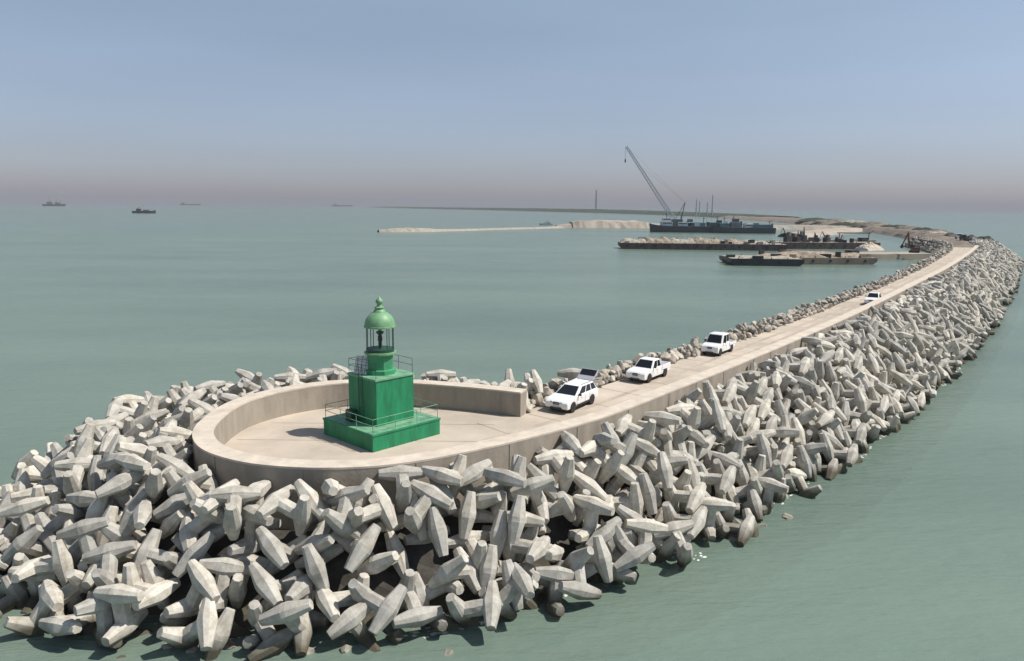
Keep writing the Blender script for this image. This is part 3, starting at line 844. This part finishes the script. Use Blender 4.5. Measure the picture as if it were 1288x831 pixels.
def front_end(t, x, zg, w, paint, grille_h=.2):
    m = MB(); m.box((x + .01, 0, zg), (.05, w * .9, grille_h)); g = m.build('grille', M['trim'], t, bevel=.01)
    m = MB(); m.box((x + .04, 0, zg), (.02, w * .86, .03)); m.build('grille_bar', M['rim'], g)
    for s in (-1, 1):
        m = MB(); m.box((x - .05, s * (w * .68), zg + .05), (.14, w * .36, .15)); m.build('headlight', M['lamp'], t, bevel=.03)
    m = MB(); m.box((x + .02, 0, .42), (.14, w * 1.5, .17)); m.build('lower_bumper', M['trim'], t, bevel=.04)
def mirrors(t, x, z, w):
    for s in (-1, 1):
        m = MB(); m.box((x, s * (w + .13), z), (.12, .24, .17)); m.build('mirror', M['trim'], t, bevel=.03)
def suv(loc, rz, label):
    t = thing('parked_car', label, 'car', loc, rz)
    pr = [(-2.42, .42), (-2.47, .75), (-2.40, 1.14), (.95, 1.16), (1.7, 1.10), (2.22, .98), (2.42, .82), (2.45, .48), (2.3, .34)]
    pr += [p for p in arch(1.52, .46, .36)] + [p for p in arch(-1.45, .46, .36)]
    m = MB(); m.prism(pr, -.98, .98); m.build('body', M['white'], t, bevel=.06, seg=3, smooth=True)
    m = MB(); m.box((0, 0, .42), (4.4, 1.7, .2)); m.build('underbody', M['trim'], t)
    for s in (-1, 1):
        m = MB(); m.box((0.03, s * .985, .44), (2.0, .03, .16)); m.build('sill', M['trim'], t)
    for x in (1.52, -1.45):
        for s in (-1, 1): wheel(t, x, s * .86, .39)
    cabin(t, -2.36, 1.12, -1.98, -.02, 1.12, 1.74, .93, .74, [(.05, .27), (.31, .55), (.59, .88)], M['white'], False)
    front_end(t, 2.42, .78, .62, M['white']); mirrors(t, .72, 1.22, .95)
    for s in (-1, 1):
        m = MB(); m.tube((-1.75, s * .66, 1.775), (-.2, s * .66, 1.775), .03, 8); m.build('roof_rail', M['rim'], t)
        m = MB(); m.box((-2.43, s * .78, .98), (.1, .3, .2)); m.build('tail_light', M['lampred'], t, bevel=.02)
        m = MB(); m.box((.25, s * .99, .93), (.18, .03, .035)); m.build('door_handle', M['rim'], t)
    for s in (-1, 1):
        for x in (.98, -.28, -1.02):
            m = MB(); m.box((x, s * .981, .82), (.022, .012, .58)); m.build('door_gap', M['trim'], t)
    m = MB(); m.box((2.475, 0, .55), (.02, .5, .12)); m.build('number_plate', M['super'], t)
    # raised tailgate
    R = Matrix.Rotation(math.radians(38), 3, 'Y')
    m = MB(); m.box(Vector((-2.0, 0, 1.76)) + R @ Vector((-.55, 0, 0)), (1.1, 1.5, .07), R); tg = m.build('tailgate', M['silver'], t, bevel=.03)
    m = MB(); m.box(Vector((-2.0, 0, 1.76)) + R @ Vector((-.72, 0, .04)), (.62, 1.34, .02), R); m.build('tailgate_window', M['glass'], tg)
    return t
def pickup(loc, rz, label, high=0.0, flatbed=False):
    t = thing('flatbed_truck' if flatbed else 'pickup_truck', label, 'truck', loc, rz)
    xf = 2.62 - (.25 if flatbed else 0)
    hz = 1.16 + high * .3
    pr = [(-2.55, .52), (-2.55, .78), (-.82, .78), (-.82, hz), (1.05, hz + .03), (xf - .65, hz - .02), (xf - .18, hz - .12), (xf, hz - .3), (xf + .02, .5), (xf - .15, .36)]
    fx, rx = 1.62, -1.55
    pr += arch(fx, .47, .38) + [p for p in arch(rx, .47, .38)]
    m = MB(); m.prism(pr, -.94, .94); m.build('body', M['white'], t, bevel=.06, seg=3, smooth=True)
    m = MB(); m.box((0, 0, .45), (4.6, 1.5, .2)); m.build('underbody', M['trim'], t)
    for x in (fx, rx):
        for s in (-1, 1): wheel(t, x, s * .82, .40)
    zt = 1.86 + high
    if flatbed: cabin(t, -.85, 1.35, -.80, .72, hz - .02, zt, .90, .80, [(.06, .36), (.42, .84)], M['white'])
    else: cabin(t, -.85, 1.2, -.62, .42, hz - .02, zt, .90, .74, [(.08, .42), (.48, .86)], M['white'])
    front_end(t, xf - .02, .82 + high * .25, .60, M['white'], .24); mirrors(t, .85, hz + .15, .93)
    b = MB(); zb = .82
    if flatbed:
        b.box((-1.78, 0, zb + .05), (1.9, 1.95, .1))
        for s in (-1, 1): b.box((-1.78, s * .95, zb + .2), (1.9, .05, .22))
        b.box((-2.7, 0, zb + .2), (.05, 1.85, .22))
    else:
        b.box((-1.74, 0, zb), (1.74, 1.7, .06))
        for s in (-1, 1): b.box((-1.74, s * .9, zb + .17), (1.76, .1, .44))
        b.box((-2.6, 0, zb + .17), (.1, 1.7, .44))
    b.build('cargo_bed', M['white'], t, bevel=.02)
    for s in (-1, 1):
        for x in (1.0, .05, -.8):
            m = MB(); m.box((x, s * .941, .82), (.022, .012, .56)); m.build('door_gap', M['trim'], t)
    m = MB(); m.box((xf + .05, 0, .56), (.02, .5, .12)); m.build('number_plate', M['super'], t)
    for s in (-1, 1):
        m = MB(); m.box((-2.64, s * .85, .95), (.06, .14, .3)); m.build('tail_light', M['lampred'], t)
        m = MB(); m.box((.35, s * .945, .97), (.17, .03, .035)); m.build('door_handle', M['trim'], t)
    return t
def heading(dx, dy): return math.atan2(dy, dx)
suv((5.05, 61.1, ROAD_Z), heading(-.56, -.83), 'white SUV with roof rails and raised tailgate, nearest the lighthouse').scale = (1.08,) * 3
pickup((13.3, 71.8, ROAD_Z), heading(-.60, -.80), 'white double cab pickup with short open bed behind the white SUV').scale = (1.06,) * 3
pickup((23.6, 85.0, ROAD_Z), heading(-.60, -.80), 'tall white cab truck with low flat bed, third vehicle along the road', .32, True).scale = (1.06,) * 3
pickup((62.9, 130.6, ROAD_Z), heading(-.57, -.82), 'distant white pickup alone farther along the breakwater road').scale = (1.1,) * 3

# ------------------------------------------------------------------ harbour works in the distance
def heap_mesh(L_, Wd, Hh, seed, n=26):
    r = np.random.default_rng(seed); vs = []; fs = []
    ph = r.uniform(0, 6, 6)
    for a in range(n + 1):
        for b in range(n // 2 + 1):
            u = a / n * 2 - 1; v = b / (n // 2) * 2 - 1
            e = max(0, 1 - u ** 6) * max(0, 1 - v * v) ** .7
            z = Hh * e * (0.72 + .16 * math.sin(u * 5 + ph[0]) + .10 * math.sin(u * 11 + v * 4 + ph[1]) + r.uniform(-.09, .09))
            vs.append((u * L_ / 2, v * Wd / 2, max(-.3, z) if e > 0 else -.3))
    k = n // 2 + 1
    for a in range(n):
        for b in range(n // 2): fs.append((a * k + b, (a + 1) * k + b, (a + 1) * k + b + 1, a * k + b + 1))
    mb = MB(); mb.add(vs, fs)
    return mb.mesh('heap')
def barge(loc, rz, L_, Wd, H, label, matn, draft=1.0):
    t = thing('barge', label, 'barge', loc, rz)
    m = MB(); pr = [(-L_ / 2 + 3, -draft), (L_ / 2 - 3, -draft), (L_ / 2, H * .45), (L_ / 2, H), (-L_ / 2, H), (-L_ / 2, H * .45)]
    m.prism(pr, -Wd / 2, Wd / 2); m.build('hull', M[matn], t)
    m = MB(); m.box((0, 0, H + .03), (L_ - .8, Wd - .8, .1)); m.build('deck', M['stone'], t)
    m = MB()
    for k in range(int(L_ / 6)):
        for s in (-1, 1): m.tube((-L_ / 2 + 3 + k * 6, s * (Wd / 2 - .3), H), (-L_ / 2 + 3 + k * 6, s * (Wd / 2 - .3), H + .7), .14, 6)
    m.build('bollard', M['dark'], t)
    rc = random.Random(int(L_ * 10))
    for k in range(int(L_ / 4)):
        h = rc.choice([.7, 1.0, 1.4, 2.2]); m = MB()
        m.box((rc.uniform(-.47, .47) * L_, rc.choice([-.40, -.36, .38, .42]) * Wd, H + .08 + h / 2), (rc.uniform(.8, 4.5), rc.uniform(.6, 1.4), h), Matrix.Rotation(rc.uniform(-.3, .3), 3, 'Z'))
        m.build('deck_gear', M[rc.choice(['dark', 'brown', 'rust', 'layer', 'stone', 'dark'])], t)
    for k in range(int(L_ / 7)):
        m = MB(); c = (-L_ / 2 + 4 + k * 7, -Wd / 2 - .12, H * .55)
        m.tube((c[0], c[1] - .1, c[2]), (c[0], c[1] + .1, c[2]), .55, 12); m.build('tyre_fender', M['rubber'], t)
    return t
def heap(loc, rz, L_, Wd, H, label, seed, m='stone', group=None, name='stone_heap'):
    o = obj(name, heap_mesh(L_, Wd, H, seed), M[m], loc=loc, rotz=rz)
    return tag(o, label, 'heap', group)
G = 'heaps of stone on the barges'
barge((97, 392, 0), math.radians(-5), 84, 15, 3.1, 'long dark barge with rows of stone heaps in front of the blue ships', 'rust')
names = ['leftmost', 'second', 'third', 'fourth', 'fifth', 'sixth']
for k in range(6):
    heap((63 + k * 12.0, 394.5 - k * 1.05, 3.15), math.radians(-5), 15, 12, [2.4, 3.3, 2.8, 3.5, 2.7, 2.3][k], f'pale stone heap on the long dark barge, {names[k]} of six from left', 40 + k, m='layer' if k in (1, 3, 4) else 'stone', group=G)
barge((112, 298, 0), math.radians(5), 58, 14, 2.5, 'nearest low flat barge with layered stone cargo beside the sand causeway', 'brown')
barge((95, 285.5, 0), math.radians(-3), 27, 8, 2.6, 'short black pontoon lying against the nearest low barge', 'hull')
heap((118, 298, 2.55), math.radians(5), 46, 12, 2.6, 'long low brown stone layer covering the nearest barge', 61, m='layer', group=G)
heap((96, 286, 2.65), math.radians(-3), 20, 6, 1.1, 'thin strip of rubble lying on the short black pontoon', 62, m='stone', group=G)
barge((166, 408, 0), math.radians(4), 58, 13, 3.4, 'dark rusty work barge crowded with machinery behind the nearest barge', 'rust')
# machinery clutter on the work barge
rr = random.Random(21)
for k, (x, y, h) in enumerate(((146, 404, 7.5), (151, 405, 6.0), (156, 409, 8.0), (162, 406, 5.2), (168, 407, 5.6), (175, 408, 4.0))):
    t = thing('deck_machine', f'dark winch machinery on the dark work barge, {names[k]} from left', 'machinery', (x, y, 3.45), rr.uniform(0, 3), 'machinery on the work barge')
    m = MB(); m.box((0, 0, h * .22), (3.6, 2.6, h * .44)); m.build('housing', M['dark'], t, bevel=.1)
    m = MB(); m.box((.9, 0, h * .55), (1.5, 1.8, h * .3)); m.build('operator_cab', M['brown'], t, bevel=.08)
    m = MB(); m.tube((-1, .3, h * .4), (-2.2, 1.5, h), .22, 6); m.tube((-1, -.3, h * .4), (-2.2, 1.5, h), .18, 6); m.tube((-2.2, 1.5, h), (-3.4, 2, h * .5), .12, 6); m.build('derrick', M['dark'], t)
t = thing('gantry_frame', 'thin dark gantry frame standing over the dark work barge', 'gantry', (187, 412, 3.45), math.radians(4))
m = MB(); m.tube((-10.5, 0, 0), (-10.5, 0, 4.6), .22, 6); m.tube((6, 0, 0), (6, 0, 4.6), .22, 6); m.build('post', M['dark'], t)
m = MB(); m.box((-2.5, 0, 4.8), (18.5, .9, .5)); m.build('beam', M['dark'], t)
heap((186, 396, .2), math.radians(30), 14, 9, 4.2, 'white stone heap sloping down at the end of the work barge', 71, m='cap')
# sand causeway from the breakwater to the barges
m = MB(); pr = [(-22, -1), (22, -1), (20, 2.3), (-20, 2.3)]
m.prism(pr, -7, 7); tag(m.build('causeway', M['sand'], loc=(162, 331, 0), rotz=math.radians(16)), kind='structure')

def excavator(loc, rz, label, big=1.0):
    t = thing('excavator', label, 'excavator', loc, rz); t.scale = (big,) * 3
    for s in (-1, 1):
        m = MB(); m.prism([(-2, .1), (-1.7, 0), (1.7, 0), (2, .1), (2.1, .5), (1.8, .95), (-1.8, .95), (-2.1, .5)], s * 1.3 - .35, s * 1.3 + .35); m.build('track', M['dark'], t)
    m = MB(); m.box((-.4, 0, 1.75), (3.6, 2.7, 1.2)); m.box((-1.9, 0, 1.7), (.8, 2.5, 1.3)); m.build('body', M['orange'], t, bevel=.12)
    m = MB(); m.box((.8, .8, 2.6), (1.5, 1.0, 1.6)); m.build('operator_cab', M['glass'], t, bevel=.08)
    m = MB(); m.prism([(1.0, 1.6), (1.5, 1.6), (2.9, 5.0), (3.0, 8.2), (2.5, 8.4), (2.2, 5.2)], -.7, -.2); bo = m.build('boom', M['orange'], t)
    m = MB(); m.prism([(2.4, 8.6), (3.1, 8.5), (5.0, 3.2), (4.6, 3.0)], -.65, -.25); m.build('stick', M['orange'], t)
    m = MB(); m.prism([(4.4, 3.3), (5.2, 3.2), (5.6, 2.2), (4.9, 1.6), (4.1, 2.2)], -1.1, .3); m.build('bucket', M['dark'], t)
    return t
excavator((171, 323, 3.0), math.radians(150), 'rust coloured excavator with raised boom at the causeway landing', 1.0)

def ship(loc, rz, L_, Wd, H, label, hullm, blocks, masts):
    t = thing('ship', label, 'ship', loc, rz)
    st = [(-.5, .86, 0), (-.46, .95, 0), (-.3, 1, 0), (.25, 1, 0), (.4, .72, .12), (.47, .35, .3), (.5, .06, .45)]
    vs = []; fs = []
    for u, w_, sh in st:
        x = u * L_; hw = Wd / 2 * w_; z1 = H * (1 + sh)
        vs += [(x * (1 if u < .4 else .97), -hw * .8, -1), (x, -hw, z1), (x, hw, z1), (x * (1 if u < .4 else .97), hw * .8, -1)]
    for j in range(len(st) - 1):
        for k in range(4): fs.append((4 * j + k, 4 * j + (k + 1) % 4, 4 * j + 4 + (k + 1) % 4, 4 * j + 4 + k))
    fs += [(0, 1, 2, 3), tuple(4 * (len(st) - 1) + k for k in (3, 2, 1, 0))]
    m = MB(); m.add(vs, fs); m.build('hull', M[hullm], t)
    m = MB(); m.box((-.05 * L_, 0, H + .05), (.8 * L_, Wd * .9, .2)); m.build('deck', M['deck'], t)
    for (u, w_, z0, lx, h, mt) in blocks:
        m = MB(); m.box((u * L_, 0, H + z0 + h / 2 + .15), (lx, Wd * w_, h)); b = m.build('deckhouse', M[mt], t, bevel=.15)
        if h > 2.2 and mt == 'super':
            m = MB()
            for s in (-1, 1): m.box((u * L_, s * (Wd * w_ / 2 + .02), H + z0 + h * .68), (lx * .85, .06, h * .22))
            m.build('window_band', M['glass'], b)
    rc = random.Random(len(label))
    for k in range(22 if L_ > 50 and abs(loc[1]) < 800 else 0):
        u = rc.uniform(-.46, .42); h = rc.choice([1.2, 1.8, 2.5, 3.5, 5.0])
        m = MB(); m.box((u * L_, rc.uniform(-.35, .35) * Wd, H + .15 + h / 2), (rc.uniform(1.2, 4.5), rc.uniform(1.2, 3), h)); m.build('deck_gear', M[rc.choice(['super', 'dark', 'navy', 'deck', 'steel', 'dark'])], t)
    for (u, v, h, r) in masts:
        m = MB(); m.tube((u * L_, v, H), (u * L_, v, H + h), r, 6, r * .6); m.box((u * L_, v, H + h * .8), (2.2, .3, .3)); m.build('mast', M['steel'], t)
    return t
cb = ship((150, 652, 0), math.radians(175), 66, 17, 5.2, 'dark blue crane vessel with pale deckhouses under the tall boom', 'navy',
     [(.28, .7, 0, 9, 3.6, 'super'), (.28, .5, 3.6, 7, 3.0, 'super'), (.08, .6, 0, 8, 3.2, 'super'), (-.12, .55, 0, 12, 2.8, 'teal'), (-.33, .6, 0, 10, 3.2, 'teal'), (-.02, .4, 3.3, 4, 2.6, 'deck')],
     [(.28, 0, 13, .5), (.1, 3, 9, .4), (-.2, -3, 8, .4), (-.36, 2, 9, .4)])
ship((193, 640, 0), math.radians(176), 52, 14, 4.6, 'blue and teal workboat moored right of the crane vessel', 'navy',
     [(.3, .7, 0, 8, 3.4, 'teal'), (.12, .6, 0, 8, 4.4, 'deck'), (-.08, .55, 0, 7, 3.0, 'super'), (-.3, .75, 0, 16, 2.6, 'teal'), (.12, .4, 4.6, 5, 2.6, 'steel')],
     [(.3, 0, 9, .4), (.16, 2, 10, .4), (.06, -2, 8, .35), (-.42, 0, 6, .3)])
# crane with lattice boom, standing on the crane vessel
def lattice(m, a, b, w0, w1, n, r):
    a = Vector(a); b = Vector(b); d = (b - a).normalized(); u = Vector((0, 1, 0)); v = d.cross(u).normalized()
    def C(t, k):
        w = (w0 + (w1 - w0) * t) / 2; s = [(-1, -1), (1, -1), (1, 1), (-1, 1)][k % 4]
        return a.lerp(b, t) + u * w * s[0] + v * w * s[1]
    for k in range(4): m.tube(C(0, k), C(1, k), r, 5)
    for j in range(n):
        for k in range(4):
            m.tube(C(j / n, k), C((j + 1) / n, k + 1), r * .55, 4); m.tube(C(j / n, k), C(j / n, k + 1), r * .55, 4)
t = thing('crane', 'tall grey lattice boom crane leaning left over the blue crane vessel', 'crane', (140, 652, 5.3), 0)
m = MB(); m.box((0, 0, 3.2), (9, 7, 5.0)); m.lathe([(3.4, 0), (3.4, .8)], 20); m.build('crane_house', M['steel'], t, bevel=.2)
m = MB(); lattice(m, (-2.5, 0, 5), (-45.2, 0, 66.0), 3.4, 1.4, 22, .22); m.build('boom', M['boom'], t)
m = MB(); m.tube((3.5, 1.5, 5), (6.5, 0, 20), .28, 6); m.tube((3.5, -1.5, 5), (6.5, 0, 20), .28, 6); m.tube((-1, 0, 6), (6.5, 0, 20), .22, 6); m.build('gantry', M['steel'], t)
m = MB(); m.tube((6.5, 0, 20), (-34, 0, 51), .05, 5); m.tube((6.5, 0, 20), (-44, 0, 65), .05, 5); m.build('pendant_cable', M['steel'], t)
m = MB(); m.tube((-45.6, 0, 66), (-45.6, 0, 55), .10, 5); m.box((-45.6, 0, 54), (1.0, 1.0, 2.6)); m.build('hook_block', M['dark'], t)

# spits, coast
def ribbon(name, pts, mat_, seed, step=8.0, prof=((-1, 0), (-.8, .45), (-.55, .9), (0, 1), (.55, .85), (1, 0)), jit=.12):
    """low bank swept along x, y, half width, height"""
    P = catmull(pts, step); r = np.random.default_rng(seed); vs = []; fs = []
    Tn = np.gradient(P[:, :2], axis=0); Tn /= np.linalg.norm(Tn, axis=1)[:, None]
    for i in range(len(P)):
        n = np.array([Tn[i][1], -Tn[i][0]])
        for u, h in prof:
            q = P[i, :2] + n * u * P[i, 2] * (1 + r.uniform(-.08, .08))
            vs.append((q[0], q[1], P[i, 3] * h * (1 + r.uniform(-jit, jit)) if h else -1.0))
    k = len(prof)
    for i in range(len(P) - 1):
        for j in range(k - 1): fs.append((i * k + j, i * k + j + 1, (i + 1) * k + j + 1, (i + 1) * k + j))
    mb = MB(); mb.add(vs, fs)
    return mb.build(name, mat_)
tag(ribbon('stone_spit', [(-106, 600, 5, 1.6), (-84, 610, 8, 3.2), (-55, 632, 6, 1.7), (-20, 672, 5, 1.5), (30, 728, 5, 1.5), (46, 748, 7, 2)], M['stone'], 3, 3.0), kind='structure')
tag(ribbon('sand_spit', [(44, 772, 6, 2.0), (58, 775, 14, 4.0), (66, 776, 16, 7.4), (128, 776, 16, 7.0), (150, 774, 14, 4), (240, 770, 14, 4), (330, 760, 14, 4)], M['sand'], 4, 5.0), kind='structure')
# mainland side of the breakwater: earthworks then the long low coast
tag(ribbon('causeway_bank', [(188, 318, 6, 4.9), (205, 345, 10, 5.3), (226, 385, 13, 5.4), (248, 440, 15, 5.2), (284, 505, 18, 5.2), (322, 610, 22, 5), (368, 790, 28, 5), (420, 1080, 44, 5), (470, 1500, 80, 5)], M['brown'], 5, 6.0), kind='structure')
tag(ribbon('quay', [(206, 560, 12, 3), (260, 640, 16, 3.0), (330, 742, 18, 3)], M['sand'], 8, 6.0), kind='structure')
tag(ribbon('coast', [(470, 1350, 60, 6), (480, 1700, 80, 7), (430, 2100, 90, 8), (330, 2500, 100, 10), (180, 2900, 110, 10), (-60, 3500, 120, 9), (-420, 4300, 140, 7), (-900, 5600, 160, 5)], M['scrub'], 6, 14.0), kind='structure')
# chimneys and mast on the coast
for k, (x, y, h, lb) in enumerate(((393, 1640, 33, 'first'), (401, 1645, 30, 'second'), (419, 1650, 27, 'third'), (431, 1655, 43, 'fourth and tallest'))):
    m = MB(); m.lathe([(1.7, 0), (1.2, h * .7), (1.1, h), (.7, h + .2)], 12)
    tag(m.build('chimney', M['boom'], loc=(x, y, 4)), f'slender chimney on the coast behind the ships, {lb} from left', 'chimney', 'chimneys on the coast')
t = thing('radio_mast', 'thin lone radio mast on the coast left of the crane boom', 'mast', (287, 2650, 8))
m = MB(); lattice(m, (0, 0, 0), (0.01, 0, 68), 5, 2.4, 14, .6); m.build('lattice_tower', M['steel'], t)
# heaps, containers and trucks on the causeway bank
rr = random.Random(77)
HB = [(270, 470, 13, 4.0, 'dark'), (252, 418, 13, 4.2, 'dark'), (263, 430, 15, 3.6, 'scrub'), (300, 540, 22, 4.2, 'brown'), (288, 520, 18, 3.4, 'sand'), (318, 590, 24, 4, 'scrub'), (332, 640, 26, 4.4, 'brown'),
      (346, 690, 28, 4, 'scrub'), (352, 745, 34, 5, 'brown'), (338, 770, 36, 4.6, 'scrub'), (372, 800, 36, 5, 'brown'), (380, 850, 42, 5.5, 'stone'), (392, 930, 50, 5.5, 'brown'), (402, 1000, 56, 6, 'scrub')]
ow = ['first', 'second', 'third', 'fourth', 'fifth', 'sixth', 'seventh', 'eighth', 'ninth', 'tenth', 'eleventh', 'twelfth', 'thirteenth', 'fourteenth']
HB.sort(key=lambda h: -pix((h[0], h[1], 5))[0])
cw = {'dark': 'blackish', 'scrub': 'scrubby green', 'brown': 'brown earth', 'sand': 'sandy', 'stone': 'pale stone'}
for k, (x, y, l, h, mm) in enumerate(HB):
    heap((x, y, 4.4), rr.uniform(0, 3), l, l * .55, h * .75, f'{cw[mm]} heap beyond the road bend, {ow[k]} from the right', 100 + k, m=mm, group='heaps along the far causeway', name='earth_heap')
def dump_truck(loc, rz, label, cabm, bodym, sc=1.0):
    t = thing('dump_truck', label, 'truck', loc, rz); t.scale = (sc,) * 3
    m = MB(); m.box((2.9, 0, 1.9), (1.9, 2.4, 2.2)); m.build('cab', M[cabm], t, bevel=.15)
    m = MB(); m.box((3.87, 0, 2.4), (.04, 2.0, .8)); m.build('windshield', M['glass'], t)
    m = MB(); m.box((0, 0, .85), (7.2, 1.2, .3)); m.build('chassis', M['dark'], t)
    m = MB(); m.prism([(-3.6, 1.2), (1.6, 1.1), (1.8, 2.9), (-3.7, 2.7)], -1.25, 1.25); m.build('tipper_body', M[bodym], t, bevel=.06)
    for x in (2.8, -1.4, -2.7):
        for s in (-1, 1): wheel(t, x, s * 1.05, .55, .36)
    return t
dump_truck((246.5, 421, 5.15), heading(-.4, -.9), 'white dump truck at the far bend of the road', 'white', 'super', 1.0)
dump_truck((239, 404, 5.15), heading(-.4, -.9), 'black dump truck below the white dump truck at the bend', 'dark', 'dark', 1.0)

# boats out at sea
ship((-2290, 3820, 0), math.radians(8), 105, 20, 9, 'hazy grey ship on the horizon, leftmost of all vessels', 'hull', [(-.2, .7, 0, 24, 12, 'steel'), (.15, .6, 0, 20, 9, 'steel')], [(-.2, 0, 34, 1.2), (.1, 0, 28, 1.2), (.3, 0, 22, 1.2)])
ship((-745, 1545, 0), math.radians(-4), 48, 11, 4.5, 'small dark work boat riding alone on the left sea', 'hull', [(-.25, .6, 0, 7, 4.5, 'hull'), (.1, .6, 0, 12, 2.4, 'deck')], [(-.24, 0, 9, .5)])
ship((37, 850, 0), math.radians(180), 15, 5, 1.8, 'little white boat beside the end of the stone spit', 'super', [(-.1, .6, 0, 6, 2.2, 'super')], [(-.1, 0, 4, .15)])
ship((-2950, 7000, 0), 0, 190, 26, 10, 'faint long ship hull on the horizon right of the dark boat', 'hull', [(-.35, .7, 0, 26, 14, 'steel')], [(.1, 0, 18, 1.5)])
ship((-1560, 7000, 0), 0, 190, 26, 10, 'faint long ship hull on the horizon above the lighthouse dome', 'hull', [(-.35, .7, 0, 26, 12, 'steel')], [(.1, 0, 16, 1.5)])

# thin broken wash where the swell meets the lowest units
rf = random.Random(3); mb = MB()
for c in range(55):
    i = rf.randrange(idx_near(-20.5, 46), idx_near(80, 149)); d = SW[i] + rf.uniform(-.9, .55); p = XY[i] + NR[i] * d
    for k in range(rf.randrange(4, 16)):
        q = p + T[i] * rf.gauss(0, .7) + NR[i] * rf.gauss(0, .22); r = rf.uniform(.03, .13); n = rf.randrange(5, 9); st = rf.uniform(1, 2.6); a0 = rf.uniform(-.5, .5) + math.atan2(T[i][1], T[i][0])
        vs = []
        for j in range(n):
            a = 2 * PI * j / n; u, v = r * st * math.cos(a) * rf.uniform(.6, 1.2), r * math.sin(a) * rf.uniform(.6, 1.2)
            vs.append((q[0] + u * math.cos(a0) - v * math.sin(a0), q[1] + u * math.sin(a0) + v * math.cos(a0), .006 + .0004 * (k + c % 7)))
        mb.add(vs, [tuple(range(n))])
tag(mb.build('foam', mat('sea_foam', (0.62, 0.66, 0.63), 0.7, 0.2, 3)), 'thin white wash along the foot of the dolos slope', 'foam', kind='stuff')
